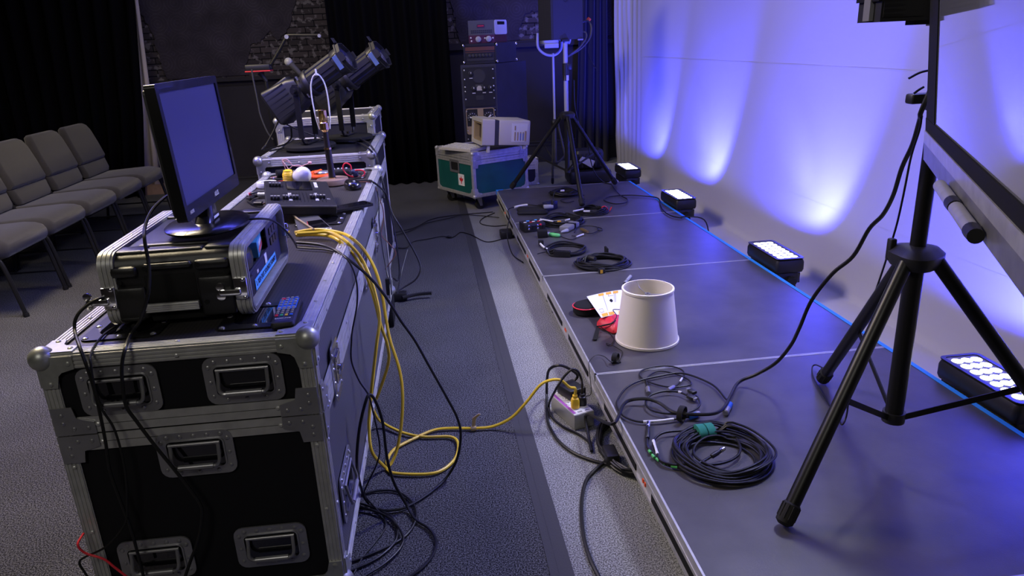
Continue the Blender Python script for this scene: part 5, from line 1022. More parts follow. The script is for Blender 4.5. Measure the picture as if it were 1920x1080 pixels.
for q in (((1217, 845), (1220, 849)), ((1223, 853), (1227, 858)), ((1231, 860), (1236, 864)), ((1245, 869), (1253, 872)), ((1258, 874), (1270, 876)), ((1275, 876), (1286, 875))): seg(t, 'green_tape_band', zs(q, ZS+.0085), .0068, 'green_tape')
seg(t, 'loose_end', zs([(1300, 873), (1316, 866), (1330, 858), (1336, 855)], ZS+.02), .0062, 'cable')
plug(t, 'connector', D_(1334, 856, .022), D_(1353, 844, .03), BNC, 'black'); plug(t, 'connector_tip', D_(1350, 846, .029), D_(1358, 841, .032), [(.007, 0), (.0075, .2), (.006, .3), (.0075, .4), (.0065, 1)], 'chrome')
plug(t, 'connector', D_(1214, 822, .009), D_(1215, 800, .010), BNC, 'black'); plug(t, 'connector_tip', D_(1215, 802, .010), D_(1216, 792, .010), [(.007, 0), (.0075, .2), (.006, .3), (.0075, .4), (.0065, 1)], 'chrome')
t, c, rad = coil('cable_coil', 'thick bundle of black cable coiled on the deck seam', (1079, 492), (1180, 486), 14, .0075, .72, 11, squash=.86, top=4)
plug(t, 'connector', D_(1100, 481, .03), D_(1116, 486, .03), [(.006, 0), (.014, .3), (.016, .6), (.013, 1)], 'black'); q = D_(1130, 508, .012); mb = MB(); mb.bx(q.x-.022, q.x+.012, q.y-.012, q.y+.012, ZS+.001, ZS+.026, .003); mb.m = 1; mb.bx(q.x-.016, q.x-.002, q.y-.0135, q.y-.011, ZS+.003, ZS+.022); mb.build('connector', ['black', 'sq_yellow'], t, True)
q = D_(1137, 470, .03); mb = MB(); mb.bx(q.x-.006, q.x+.006, q.y-.03, q.y+.03, ZS+.004, ZS+.05, .003); mb.build('cable_tie', 'black_matte', t, True)
t, c, rad = coil('cable_coil', 'loose open coil of black cable with square end plugs', (1022, 470), (1098, 465), 4, .0085, .78, 5, squash=1.0, top=3)
q = D_(1014, 455, .018); mb = MB(); mb.bx(q.x-.014, q.x+.016, q.y-.012, q.y+.012, ZS+.004, ZS+.034, .002); mb.build('square_plug', 'black', t, True); seg(t, 'white_sleeve', zs([(1013, 457), (1018, 462), (1027, 468)], ZS+.014), .009, 'label'); seg(t, 'loose_end', zs([(1027, 468), (1040, 474), (1056, 474)], ZS+.014), .008, 'cable')
q = D_(1054, 477, .015); mb = MB(); mb.X = M.Translation((q.x, q.y, ZS+.02)) @ M.Rotation(R(-25), 4, 'Z'); mb.bx(-.05, .05, -.014, .014, -.017, .017, .004); mb.build('inline_adapter', 'black_gloss', t, True); seg(t, 'tail', zs([(1008, 476), (1020, 473), (1035, 472)], ZS+.008), .004, 'cable')
t, c, rad = coil('cable_coil', 'coil of black cable with white tags behind the small control box', (1012, 416), (1098, 410), 10, .0075, .6, 8, squash=1.0, top=4)
seg(t, 'white_tag', zs([(1013, 411), (1025, 413), (1037, 415)], ZS+.045), .008, 'label'); seg(t, 'white_tag', zs([(1060, 413), (1068, 411)], ZS+.045), .008, 'label'); seg(t, 'yellow_tag', zs([(1045, 415.5), (1052, 415)], ZS+.045), .008, 'sq_yellow')
t, c, rad = coil('cable_coil', 'coil of black cable with a red coiled end', (1074, 396), (1143, 392), 8, .0075, .62, 21, squash=1., top=4)
seg(t, 'red_end', ys([(1131, 395), (1129, 389), (1134, 387), (1139, 391), (1138, 396), (1143, 395), (1147, 388)], D_(1138, 396).y), .006, 'red_wire'); seg(t, 'white_sleeve', zs([(1075, 396), (1085, 394), (1094, 392)], ZS+.045), .009, 'label'); seg(t, 'white_tag', zs([(1094, 396), (1106, 396)], ZS+.045), .009, 'label')
t, c, rad = coil('cable_coil', 'farthest coil of black cable, beneath the loudspeaker tripod', (1030, 364), (1086, 359), 9, .0078, .62, 31, squash=1., top=4)
seg(t, 'white_tag', zs([(1051, 358), (1058, 357.5)], ZS+.04), .012, 'label')
# looped leads by the front deck seam
t = thing('cable_loop', 'thin black lead looped with silver plugs across the front deck seam', 'cable', tuple(D_(1245, 705)))
seg(t, 'lead', zs([(1214, 728), (1212, 713), (1218, 703.6), (1234.6, 696), (1261.7, 699.6), (1286, 709), (1295.5, 717), (1291.5, 722.6), (1264, 726), (1237, 722.6), (1210, 713), (1199, 703.6), (1204.8, 694), (1229, 687.4), (1256, 686.6), (1275, 691.5), (1282.8, 699.6), (1279, 710.4), (1269.8, 721), (1261, 727)], ZS+.006), .0045, 'cable')
plug(t, 'plug', D_(1214, 726, .008), D_(1216, 737, .008), [(.006, 0), (.0075, .1), (.0075, 1)], 'steel'); plug(t, 'plug', D_(1264, 725, .008), D_(1253, 731, .008), [(.006, 0), (.0075, .1), (.0075, 1)], 'steel'); seg(t, 'white_tag', zs([(1279, 709), (1275, 716)], ZS+.007), .0055, 'label')
t = thing('cable_loop', 'long black lead with bright blue end plugs and a white label sleeve', 'cable', tuple(D_(1200, 760)))
seg(t, 'lead', zs([(1366, 752), (1359, 745.6), (1340, 724), (1313, 710), (1286, 701), (1267, 699.6), (1237, 705), (1202, 713), (1175, 726.7), (1158.8, 748), (1157, 762), (1167, 778), (1186, 787.6), (1205, 791), (1235, 790), (1263, 786), (1278, 783.5), (1294, 781.5)], ZS+.009), .0055, 'cable')
plug(t, 'blue_plug', D_(1369, 757, .01), D_(1364, 766, .01), [(.006, 0), (.011, .1), (.011, 1)], 'plug_blue'); plug(t, 'plug_tip', D_(1364, 766, .01), D_(1360, 775, .01), [(.011, 0), (.011, .9), (.008, 1)], 'steel'); plug(t, 'blue_plug', D_(1292, 782, .01), D_(1305, 778, .01), [(.006, 0), (.010, .1), (.010, 1)], 'plug_blue'); plug(t, 'plug_tip', D_(1305, 778, .01), D_(1310, 775, .01), [(.010, 0), (.009, 1)], 'steel')
seg(t, 'white_sleeve', zs([(1206, 791), (1235, 789.5), (1263, 786)], ZS+.0095), .0072, 'label')
q = D_(1278, 790); mb = MB(); mb.X = M.Translation((q.x, q.y, ZS+.028)); mb.lathe([(.026, -.009), (.027, 0), (.026, .009), (.023, .009), (.023, -.009), (.026, -.009)], ax=(.75, -.65, 0), n=20, cap=False); mb.build('strap_ring', 'velcro', t, True)
t = thing('video_cable', 'black video lead in a single loop with two flat plugs', 'cable', tuple(D_(1260, 755)))
seg(t, 'lead', zs([(1288, 741), (1272.5, 735), (1248, 733.4), (1224, 739), (1213, 748), (1211.6, 759), (1224, 770), (1251, 775.4), (1278, 775.4), (1302, 768.7), (1312, 759), (1310, 748), (1305, 742)], ZS+.014), .0055, 'cable'); seg(t, 'white_tag', zs([(1272, 734.6), (1278, 736)], ZS+.0145), .0065, 'label')
for a, b in (((1290, 742), (1306, 749)), ((1303, 737), (1289, 729))):
    a, b = D_(*a, .012), D_(*b, .012); X = frame4(a, b-a, V((0, 0, 1)).cross(b-a)); L = (b-a).length; mb = MB(); mb.X = X; mb.bx(0, L*.75, -.011, .011, -.006, .006, .003); mb.m = 1; mb.bx(L*.75, L, -.008, .008, -.004, .004); mb.build('flat_plug', ['black', 'steel'], t, True)
o = thing('strap_ring', 'small black ring of cable strap in front of the lampshade', 'cable strap', tuple(D_(1154, 682))); q = D_(1154, 680)
mb = MB(); mb.lathe([(.019, -.010), (.021, 0), (.019, .010), (.016, .010), (.016, -.010), (.019, -.010)], (q.x, q.y, ZS+.0215), (.8, -.6, 0), 20, cap=False); mb.build('band', 'velcro', o, True); mb = MB(); mb.bx(q.x-.016, q.x+.02, q.y-.008, q.y+.004, ZS+.001, ZS+.004); mb.build('loose_tail', 'velcro', o, True)
cord('power_cable', zs([(1163, 580.4), (1149.5, 581), (1156, 591)], ZS+.062)+zs([(1153, 600), (1143.6, 606.7)], ZS+.056)+zs([(1126, 611)], ZS+.045)+zs([(1134, 618)], ZS+.03)+zs([(1145.6, 628), (1151, 637), (1145.6, 645.6), (1139, 647.5), (1137, 643.6), (1146, 646), (1160, 654), (1167, 660), (1164, 671), (1159, 681)], ZS+.004), .003, 'cable', 'thin black cord running from the paper sheet past the lampshade')
cord('power_cable', zs([(1150, 678), (1143.6, 677)], ZS+.02)+zs([(1132, 668), (1118, 666), (1107, 674.8)], ZS+.01)+[V((XL-.006, at(1104, 686, z=ZS).y, ZS-.0)), V((XL-.012, 2.42, ZS-.08)), V((XL-.03, 2.44, .07))], .0025, 'cable', 'thin black cord dropping off the stage edge to the outlet box')
# ------------------------------------------------------------------ small boxes on the far decks
def blk(name, label, cat, fl, fr, h, depth, m, bev=.004):
    a, b = D_(*fl), D_(*fr); ang = math.atan2(b.y-a.y, b.x-a.x); w = (b-a).length; t = thing(name, label, cat, (a.x, a.y, ZS+.001), ang); mb = MB(); mb.bx(0, w, 0, depth, 0, h, bev); mb.build('body', m, t); return t, w
t, w = blk('control_box', 'small black control box with coloured knobs on the seam between decks', 'control box', (984, 437), (1023, 432), .055, .11, 'black')
mb = MB()
for x, z, m in ((.2, .042, 0), (.2, .022, 0), (.62, .042, 0), (.62, .022, 0), (.76, .044, 1)): mb.m = m; mb.lathe([(.007, 0), (.007, .008), (.005, .01)], (w*x, 0, z), (0, -1, 0), 12)
mb.build('front_knobs', ['chrome', 'red'], t)
mb = MB(); mb.bx(w*.36, w*.54, -.003, 0, .015, .04); mb.bx(w*.84, w*.96, -.004, 0, .012, .036); mb.build('front_sockets', 'black_gloss', t)
mb = MB()
for k, (x, y, m) in enumerate(((.35, .08, 2), (.40, .04, 1), (.74, .085, 2), (.78, .04, 1), (.15, .05, 0), (.55, .05, 0), (.92, .06, 0))): mb.m = m; mb.bx(w*x-.010, w*x+.010, y-.008, y+.008, .055, .059, .002)
mb.build('top_buttons', ['label', 'red', 'tape_paint'], t)
t, w = blk('adapter_box', 'small plain black box with a green plug beside the control box', 'adapter', (1009, 447), (1027, 446), .045, .06, 'black_matte', .003)
plug(t, 'green_plug', D_(1028, 439, .012), D_(1050, 442, .012), [(.008, 0), (.012, .1), (.014, .5), (.012, .9), (.006, 1)], 'green_tape'); plug(t, 'white_collar', D_(1027, 438.8, .012), D_(1031, 439.4, .012), [(.013, 0), (.013, 1)], 'label')
t, w = blk('power_adapter', 'grey power adapter wrapped with a strap near the green plug', 'adapter', (1066, 436), (1087, 425), .035, .07, 'grey_plastic', .008)
mb = MB(); q = w*.6; mb.bx(q-.012, q+.012, -.003, .073, -.0005, .038, .004); mb.build('strap', 'black_matte', t); plug(t, 'plug', D_(1064, 432, .012), D_(1052, 435, .012), [(.014, 0), (.010, .6), (.005, 1)], 'knob_grey')
seg(t, 'lead', zs([(1052, 435), (1040, 436), (1028, 437)], ZS+.008), .004, 'cable'); seg(t, 'lead', zs([(1050, 442), (1058, 446), (1070, 449), (1079, 447), (1081, 443), (1072, 442)], ZS+.006), .004, 'cable')
seg(t, 'lead', zs([(1077, 436), (1080, 428), (1092, 424), (1110, 424), (1127, 428), (1129, 432), (1120, 432.5)], ZS+.008), .0045, 'cable'); seg(t, 'lead', zs([(1120, 426), (1121, 432), (1112, 437), (1100, 438)], ZS+.008), .0045, 'cable'); seg(t, 'white_sleeve', zs([(1081, 444), (1094, 439)], ZS+.009), .008, 'label'); plug(t, 'plug', D_(1089, 429, .014), D_(1102, 435, .012), [(.008, 0), (.011, .3), (.009, 1)], 'gold')
for (fl, fr, lb, hh) in (((969, 404), (1026, 403), 'front one of two flat black pouches behind the control box', 0), ((968, 397.5), (1022, 397), 'rear one of two flat black pouches behind the control box', 0)):
    a, b = D_(*fl), D_(*fr); mb = MB(); u = b-a; ang = math.atan2(u.y, u.x); mb.X = M.Translation((a.x, a.y, ZS+.001)) @ M.Rotation(ang, 4, 'Z'); w = u.length
    mb.loft([[(w/2+x*s_, .045+y*s_, z) for x, y in rrect(w, .085, .02, 5)] for s_, z in ((.92, 0), (1, .006), (1, .014), (.9, .021), (.5, .024))]); tag(mb.build('flat_pouch', 'rubber'), lb, 'pouch', 'flat black pouches')
t, w = blk('adapter_box', 'dark navy box with cables plugged in, behind the flat pouches', 'adapter', (1026, 396), (1046, 391), .06, .05, 'navy', .003)
plug(t, 'black_plug', D_(1028, 389, .03), D_(1010, 386, .02), [(.022, 0), (.02, .6), (.012, 1)], 'black'); mb = MB(); q = D_(1032, 387, .06); mb.bx(q.x-.05, q.x+.02, q.y-.02, q.y+.02, ZS+.05, ZS+.072, .004); mb.build('grey_cap', 'knob_grey', t, True)
seg(t, 'lead', [(1036.5, 382, 'z', ZS+.07), (1036.5, 374), (1041, 359), (1060, 351), (1082, 358), (1095, 372.6, 'z', ZS+.02), (1095, 377, 'z', ZS+.01)], .006, 'cable'); plug(t, 'black_plug', at(1036.5, 383, y=q.y), at(1036.5, 374, y=q.y), [(.012, 0), (.012, .6), (.007, 1)], 'black')
cord('stage_cable', zs([(1010, 386), (989, 384), (970, 387), (953, 393)], ZS+.02)+[V((XL-.02, 4.95, ZS+.02)), V((XL-.06, 4.78, .12)), V((XL-.05, 4.6, .03)), V((XL+.0, 4.45, .012))], .0065, 'cable', 'black cable from the navy box arching over the stage edge to the floor')
mb = MB(); mb.tube([D_(989, 384, .0205), D_(977, 385.5, .0205), D_(965, 388.5, .0205)], .0085, 8, 4); tag(mb.build('cable_label', 'label'), 'white label sleeve on the cable left of the navy box', 'cable label')
cord('stage_cable', zs([(1076, 377), (1062, 380), (1052, 377), (1053, 374), (1068, 371), (1085, 368), (1095, 366)], ZS+.008), .0055, 'cable', 'short looped black cable left of the front foot of the loudspeaker tripod')
cord('stage_cable', zs([(1146.7, 345.7), (1152, 354), (1163, 366), (1176, 373.5), (1172.6, 380), (1152, 382), (1132.8, 376), (1139, 370), (1158, 367), (1180, 366), (1206, 367.5), (1229.5, 370), (1236.5, 375), (1238.8, 386.5), (1246, 397), (1260, 405), (1278, 408.5)], ZS+.009)+[V((XR-.03, at(1290, 408, z=ZS).y, ZS+.009)), V((XR+.10, at(1296, 408, z=ZS).y-.05, ZS-.01)), V((XR+.13, at(1296, 408, z=ZS).y-.1, .01))], .007, 'cable', 'black cord looping across the far decks to the third wash light')
# ------------------------------------------------------------------ outlet box on the floor with its plugs
hb = .0625; A, B, E_ = at(1077, 780, z=hb), at(1120, 768.5, z=hb), at(1039, 739, z=hb); u = (B-A); w = u.length; ang = math.atan2(u.y, u.x); dl = (E_-A).length
ob = thing('outlet_box', 'grey metal outlet box on the carpet against the stage', 'outlet box', (A.x, A.y, 0), ang)
mb = MB(); w = min(w, .083); mb.bx(0, w, 0, dl, .003, hb, .002)
for x in (.01, w-.01):
    for y in (.012, dl-.012): mb.cyl((x, y, 0), (x, y, .004), .005, n=8)
mb.build('body', 'strip_grey', ob)
mb = MB(); mb.bx(.002, w-.002, .002, dl-.002, hb, hb+.0015); mb.build('top_plate', 'white_plastic', ob, smooth=False)
mb = MB(); mb.bx(.003, .014, .012, dl-.004, hb+.0015, hb+.0022); o = mb.build('purple_tape', 'purple', ob, smooth=False)
mb = MB(); mb.bx(.018, w-.004, .006, .026, hb+.0015, hb+.0022); mb.m = 1
for k in range(9): mb.bx(.022+k*.0022, .0232+k*.0022, .01, .021, hb+.002, hb+.0025)

for k in range(5): mb.bx(w-.030+k*.0042, w-.027+k*.0042, .013, .018, hb+.002, hb+.0025)
mb.m = 1; o = mb.build('barcode_label', ['white', 'ink'], ob, smooth=False)
for x in (.031, .064):
    for k in range(4):
        y = .05+k*.042; mb = MB(); mb.lathe([(.017, 0), (.017, .002), (.015, .003)], (x, y, hb+.0012), n=18); mb.m = 1; mb.bx(x-.007, x-.005, y-.002, y+.006, hb+.004, hb+.0046); mb.bx(x+.005, x+.007, y-.002, y+.006, hb+.004, hb+.0046); mb.cyl((x, y-.008, hb+.004), (x, y-.008, hb+.0046), .0025, n=8); mb.build('socket', ['white_plastic', 'ink'], ob)
OX = ROOTX[ob.name]
def plugup(name, label, x, y, m, hgt=.05):
    p = OX @ V((x, y, hb+.0045)); t = thing(name, label, 'plug', tuple(p)); mb = MB(); mb.loft([[(a, b, z) for a, b in rrect(.03*s_, .028*s_, .01*s_, 4)] for s_, z in ((1, 0), (1.05, .004), (1.05, hgt*.55), (.85, hgt*.75), (.6, hgt*.8), (.62, hgt), (.4, hgt*1.02))]); mb.build('body', m, t); return p+V((0, 0, hgt))
YP = plugup('power_plug', 'yellow plug seated in the grey outlet box', .031, .05, 'yellow_hot'); BP = plugup('power_plug', 'black plug seated in the grey outlet box next to the yellow one', .064, .055, 'black', .045)
p = OX @ V((.066, .135, hb+.005)); ad = thing('power_adapter', 'black power adapter plugged into the back of the grey outlet box', 'adapter', tuple(p), ang+R(8)); mb = MB(); mb.bx(-.035, .04, -.035, .055, 0, .04, .005); mb.build('body', 'black', ad)
# ------------------------------------------------------------------ yellow extension cords
XS = CX+.012
cord('extension_cable', zs([(553, 436), (575, 432), (605, 431), (640, 437), (660, 447)], ZT+.014)+[(683, 470, 'y', 2.42), (703, 505), (716, 550), (724, 600), (732, 640), (748, 690), (754.5, 735), (753, 790), (745, 840), (734, 868, 'z', .012), (726, 872, 'z', .01), (726, 862, 'z', .01), (740, 842, 'z', .01), (775, 823, 'z', .01), (812, 807, 'z', .01), (844, 803, 'z', .01), (893, 803, 'z', .01), (926, 799, 'z', .015), (959, 783, 'z', .05), (987, 754), (1012, 723), (1032, 713), (1052, 713), (1068, 726), YP+V((0, -.004, .03)), YP], .0072, 'yellow', 'yellow extension cord running from the long case across the floor to the outlet box')
cord('extension_cable', zs([(555, 441), (585, 440), (615, 442), (636, 452)], ZT+.012)+[(665, 480, 'y', 2.30), (688, 520), (703, 565), (714, 610), (726, 645), (728, 681), (708, 742), (699, 760), (706, 781), (718, 793, 'z', .02), (755, 811, 'z', .012), (796, 819, 'z', .01), (844, 819, 'z', .01), (859, 832, 'z', .01), (853, 860, 'z', .01), (828, 882, 'z', .01), (796, 889, 'z', .01), (739, 887, 'z', .01), (722, 876, 'z', .012), (698, 848, 'y', 2.12), (692, 803), (694, 762), (700, 701), (707, 640), (712, 600), (706, 560), (694, 520), (678, 485, 'y', 2.33), (652, 455, 'z', ZT+.012), (620, 436, 'z', ZT+.025), (590, 436, 'z', ZT+.024), (558, 438, 'z', ZT+.02)], .0072, 'yellow', 'yellow extension cord hanging in a long loop beside the long case')
q = at(888, 803, z=.012); mb = MB(); mb.lathe([(.0085, -.01), (.0095, 0), (.0085, .01)], q, (1, -.05, 0), 12); mb.prism([q+V((-.006, 0, .006)), q+V((.006, 0, .006)), q+V((.012, .0, .04)), q+V((.03, 0, .055)), q+V((.022, 0, .058)), q+V((-.002, 0, .042))], (0, .004, 0)); tag(mb.build('cable_tie', 'velcro_tan'), 'tan strap tie standing up from the yellow cord on the carpet', 'cable tie')
# black cords over the right side of the long case
K = 'cable'; GS = 'black cords beside the long case'
cord('power_cable', zs([(556, 455), (580, 456.5), (608, 461), (633, 472)], ZT+.008)+[(666, 496.5, 'y', 2.12), (695, 522), (723.5, 557), (752, 602), (778, 638.5), (804, 685), (836, 742), (857, 782.6), (864, 815), (857, 860), (836, 897, 'z', .012), (804, 925, 'z', .009), (763, 950, 'z', .009), (734.5, 957, 'z', .009), (710, 955, 'z', .009), (688, 940, 'z', .02), (675, 909, 'y', 1.80), (669, 864), (674, 803), (686, 752), (694, 740), (706, 756), (718, 795), (726, 860), (740.6, 909), (763, 948, 'z', .02), (779, 974, 'z', .009), (804, 990.5, 'z', .009), (818, 1015, 'z', .009), (812, 1039, 'z', .009), (791.5, 1064, 'z', .009), (767, 1082, 'z', .009)], .0072, K, 'thick black cord swinging off the long case in a wide curve to the floor')
cord('power_cable', zs([(556, 464), (580, 466), (610, 468), (634, 474)], ZT+.006)+[(650, 485, 'y', 2.10), (663, 508), (669.6, 537), (669, 574), (661, 617), (659, 640), (659, 676.7), (673, 713), (691, 741), (700, 774.5), (712, 835.6), (707, 868), (690, 905), (684, 928), (705, 953, 'z', .014), (720, 970, 'z', .006), (722, 990, 'z', .006), (702, 1019, 'z', .006), (681.5, 1043, 'z', .006), (661, 1080, 'z', .006)], .0042, K, 'thin black cord hanging close against the right side of the long case')
cord('floor_cable', zs([(668, 931), (702, 921), (742.6, 921), (771, 939.5), (781, 962), (775, 986), (755, 1009), (714, 1031), (652, 1056)], .007), .0062, K, 'outermost black cable loop on the carpet beside the near end of the long case', group=GS)
cord('floor_cable', zs([(668, 941.6), (706, 954), (734.5, 970), (744.7, 994.5), (738.6, 1019), (706, 1047.5), (654, 1072)], .007), .0062, K, 'innermost black cable loop on the carpet beside the near end of the long case', group=GS)
cord('floor_cable', zs([(668, 951.7), (702, 958), (734.5, 974), (755, 1003), (751, 1027), (722, 1056), (681, 1082)], .012), .0062, K, 'middle black cable loop on the carpet beside the near end of the long case', group=GS)
cord('hanging_cable', zs([(655, 344), (668, 340), (689, 338.6), (701, 342)], ZT+.008)+[(723.5, 364, 'y', 3.45), (735, 399), (752, 427.6), (775, 468), (787, 493.6), (788, 508), (778, 525), (758, 538), (747, 545, 'y', 3.3)], .007, K, 'black cable bowing outward from the far end of the long case, near the mouse')
cord('hanging_cable', [(715, 330, 'y', 3.62), (720.6, 353), (735, 410), (745, 468), (749, 508), (746, 526), (738, 522, 'y', 3.45)], .0065, K, 'black cable hanging straight from the low case behind the long case')
cord('hanging_cable', zs([(680, 340), (695, 341)], ZT+.006)+[(704, 349, 'y', 3.42), (710.6, 376), (711, 416), (717.8, 467.8), (726, 513.7), (730.7, 536.7), (732, 566, 'y', 3.05)], .0055, K, 'black cable with an inline switch hanging against the far part of the long case')
q = at(728.5, 537, y=3.13); mb = MB(); mb.bx(q.x-.012, q.x+.012, q.y-.012, q.y+.012, q.z-.04, q.z+.04, .006); tag(mb.build('inline_switch', 'black'), 'small black inline switch on a cable beside the long case', 'switch')
cord('hanging_cable', [(764, 468, 'y', 3.38), (758, 490), (752, 513.7), (745, 550, 'y', 3.2)], .006, K, 'short black cable joining the bowed cable down to the plug cluster')
cord('hanging_cable', zs([(672, 341), (690, 341.5)], ZT+.014)+[(702, 348, 'y', 3.40), (711, 372), (718, 392), (719, 412), (715, 440), (729, 456), (742, 473.5), (735, 488), (722, 505, 'y', 3.3)], .0035, 'brown_trim', 'thin brown cable curling beside the far part of the long case')
q = at(734, 615, z=0); mb = MB(); mb.bx(q.x-.025, q.x+.015, q.y, q.y+.22, .004, .11, .004); mb.bx(q.x-.02, q.x+.01, q.y+.02, q.y+.06, 0, .005); mb.bx(q.x-.02, q.x+.01, q.y+.15, q.y+.19, 0, .005); tag(mb.build('power_strip', 'black_matte'), 'small upright black power block on the floor at the foot of the long case', 'power block')
q = at(748, 563, z=.0); mb = MB(); mb.bx(q.x-.05, q.x+.05, q.y-.03, q.y+.03, .001, .05, .01); mb.bx(q.x-.09, q.x-.04, q.y-.02, q.y+.06, .001, .06, .01); tag(mb.build('plug_cluster', 'black'), 'cluster of black plugs on the floor beside the power block', 'plug')
cord('floor_cable', zs([(754, 558), (781, 552), (800, 550), (809.6, 549.6)], .03), .016, K, 'short thick black cord end lying out from the plug cluster')
# ------------------------------------------------------------------ floor cables between the long case and the stage
cord('floor_cable', zs([(729, 438), (775, 427.6), (804, 413), (827, 407), (867, 402), (924, 397.5)], .006), .0055, K, 'black cable crossing the carpet, farthest of the three')
cord('floor_cable', zs([(729, 443), (764, 435), (798, 419), (838, 410), (867, 403), (896, 404), (936, 408)], .012), .0055, K, 'black cable crossing the carpet, twisting over the farthest one')
cord('floor_cable', zs([(728, 460.6), (752, 465.5), (764, 463.5), (775, 453), (804, 447.7), (830, 443), (842.6, 446), (852.7, 443), (864, 435.6), (884, 440.5), (907, 452), (924, 452.6), (950, 445)], .007), .0055, K, 'black cable with a small lump crossing the carpet, nearest of the three')
q = at(842.6, 447, z=0); mb = MB(); mb.sph((q.x, q.y, .013), .013, (1.6, 1, .9), 12, 6); tag(mb.build('cable_switch', 'black'), 'small round black switch on the nearest cable crossing the carpet', 'switch')
cord('floor_cable', zs([(927, 399), (904, 410), (901.5, 419), (924, 424), (950, 422)], .006), .0055, K, 'black cable loop beside the second stage leg')
q = at(953, 446, z=0); mb = MB(); mb.bx(q.x-.06, q.x+.03, q.y-.04, q.y+.06, .001, .06, .012); tag(mb.build('power_adapter', 'black'), 'black power adapter lying by the stage leg where the floor cables end', 'adapter')
# cords around the outlet box and under the stage edge
cord('power_cable', [OX @ V((.066, .19, hb+.02)), (1083, 706, 'y', 2.52), (1066.7, 691), (1047.7, 685, 'y', 2.45), (1031, 692), (1026, 708), (1025, 740, 'z', .02), (1026, 783.5, 'z', .008), (1033, 805, 'z', .007), (1047.7, 827, 'z', .007), (1075, 848.6, 'z', .007), (1110, 863, 'z', .007), (1145, 872, 'z', .007)], .009, K, 'black cord arching behind the outlet box and round its left side')
cord('power_cable', [BP, BP+V((0, 0, .04)), (1089.7, 710, 'y', 2.36), (1083, 696), (1072, 693), (1056, 708), (1039.6, 735, 'y', 2.36), (1029, 759, 'z', .03), (1034, 781, 'z', .008), (1056, 800, 'z', .007), (1083, 813, 'z', .007), (1102, 827, 'z', .007), (1109, 842, 'z', .007)], .0075, K, 'black cord from the black plug looping in front of the outlet box')
cord('floor_cable', zs([(1140, 862), (1119, 878), (1100, 899), (1092, 928), (1090.5, 964), (1095, 1008), (1107, 1049), (1124, 1084)], .0075), .0095, K, 'thick black cable running along the light carpet toward the camera')
rnd = random.Random(4); P = []; c = at(1192, 880, z=0); c = V((.60, c.y+.12, 0))
for k in range(9):
    for j in range(14): a = 2*PI*j/14; r_ = .125+.02*rnd.random(); P.append(V((c.x+.02+r_*.78*cos(a), c.y+r_*1.35*sin(a), .008+.007*(k % 4)+.004*rnd.random())))
mb = MB(); mb.tube(P, .0048, 6, 2); o = thing('cable_coil', 'coil of black cable tucked half under the stage edge', 'cable coil', tuple(c)); mb.build('windings', K, o, True)
q = at(1146, 868, z=0); mb = MB(); mb.bx(q.x-.022, q.x+.024, q.y-.03, q.y+.05, .001, .045, .008); mb.build('plug_block', 'black', o, True)
# long cord from the foreground tripod down over the stage edge
cord('stage_cable', [V((tc.x-.02, tc.y-.03, 1.30)), (1729, 205, 'y', 1.625), (1725, 223), (1711, 271), (1691, 315), (1675, 366), (1656, 402), (1630, 429), (1600, 480), (1561, 513), (1522, 563), (1500, 613), (1483, 647), (1455, 680), (1418, 702, 'z', ZS+.05), (1386, 716, 'z', ZS+.02), (1370, 742, 'z', ZS+.02), (1359, 762, 'z', ZS+.022), (1340, 775, 'z', ZS+.02), (1305, 777, 'z', ZS+.02), (1264, 773, 'z', ZS+.022), (1237, 756, 'z', ZS+.02), (1213, 748, 'z', ZS+.025), (1183, 750, 'z', ZS+.018), V((XL+.03, at(1156, 769, z=ZS).y, ZS+.016)), V((XL-.03, at(1140, 790, z=ZS).y-.02, ZS+.0)), V((XL-.06, at(1113, 826, z=0).y+.05, .08)), V((XL-.065, at(1113, 826, z=0).y, .02)), (1109, 846, 'z', .008)], .0095, K, 'long black cord from the foreground tripod snaking across the stage and over its edge')
cord('stage_cable', [V((tc.x-.02, tc.y-.025, 1.25)), (1733, 190, 'y', 1.63), (1725, 239), (1709, 291), (1697, 350.5), (1687, 398), (1679, 430), (1667, 469, 'y', 1.74), (1653, 513), (1633, 569), (1608, 625, 'y', 1.95), (1562, 690), (1528, 684, 'z', ZS+.02), (1523, 699, 'z', ZS+.008), (1533, 724, 'z', ZS+.008), (1550, 752, 'z', ZS+.008), (1572, 785.6, 'z', ZS+.008), (1579, 796, 'z', ZS+.008), (1587, 780, 'z', ZS+.03), (1592, 741, 'y', 1.86)], .0045, K, 'thin black cord clipped along the rear leg of the foreground tripod')
for a, b, c, lb in (((1746, 131), (1725, 136), (1704, 147), 'upper of two stubby cable ends sticking out left of the whiteboard frame'), ((1732, 163), (1722, 169), (1714, 175), 'lower of two stubby cable ends sticking out left of the whiteboard frame')): cord('cable_end', ys([a, b, c], 1.64), .0045, K, lb)
# cables at the far loudspeaker
Ys = 5.95
cord('speaker_cable', [(1090, 42, 'y', Ys), (1101, 39), (1107, 45), (1109, 54), (1107, 67.4), (1100, 79.5), (1086.7, 92.7), (1064, 106, 'y', 5.83)], .010, 'cable_grey', 'grey cable with an orange tag curving from the far loudspeaker to its pole')
mb = MB(); mb.cyl(at(1101.5, 40, y=Ys), at(1105.5, 34, y=Ys), .016, n=10); tag(mb.build('cable_tag', 'orange'), 'small bright orange tag on the cable of the far loudspeaker', 'cable tag')
cord('speaker_cable', [(1091, 59, 'y', 5.88), (1098, 61), (1100, 68), (1096, 77), (1084, 91.5), (1064, 105, 'y', 5.83)], .008, 'cable_grey', 'grey cable with a blue plug curving below the orange tag to the speaker pole')
cord('speaker_cable', ys([(1107, 68), (1104, 85), (1103.5, 102), (1113, 123), (1119, 129.4)], 5.97), .006, K, 'loose black cable tail hanging below the orange tag')
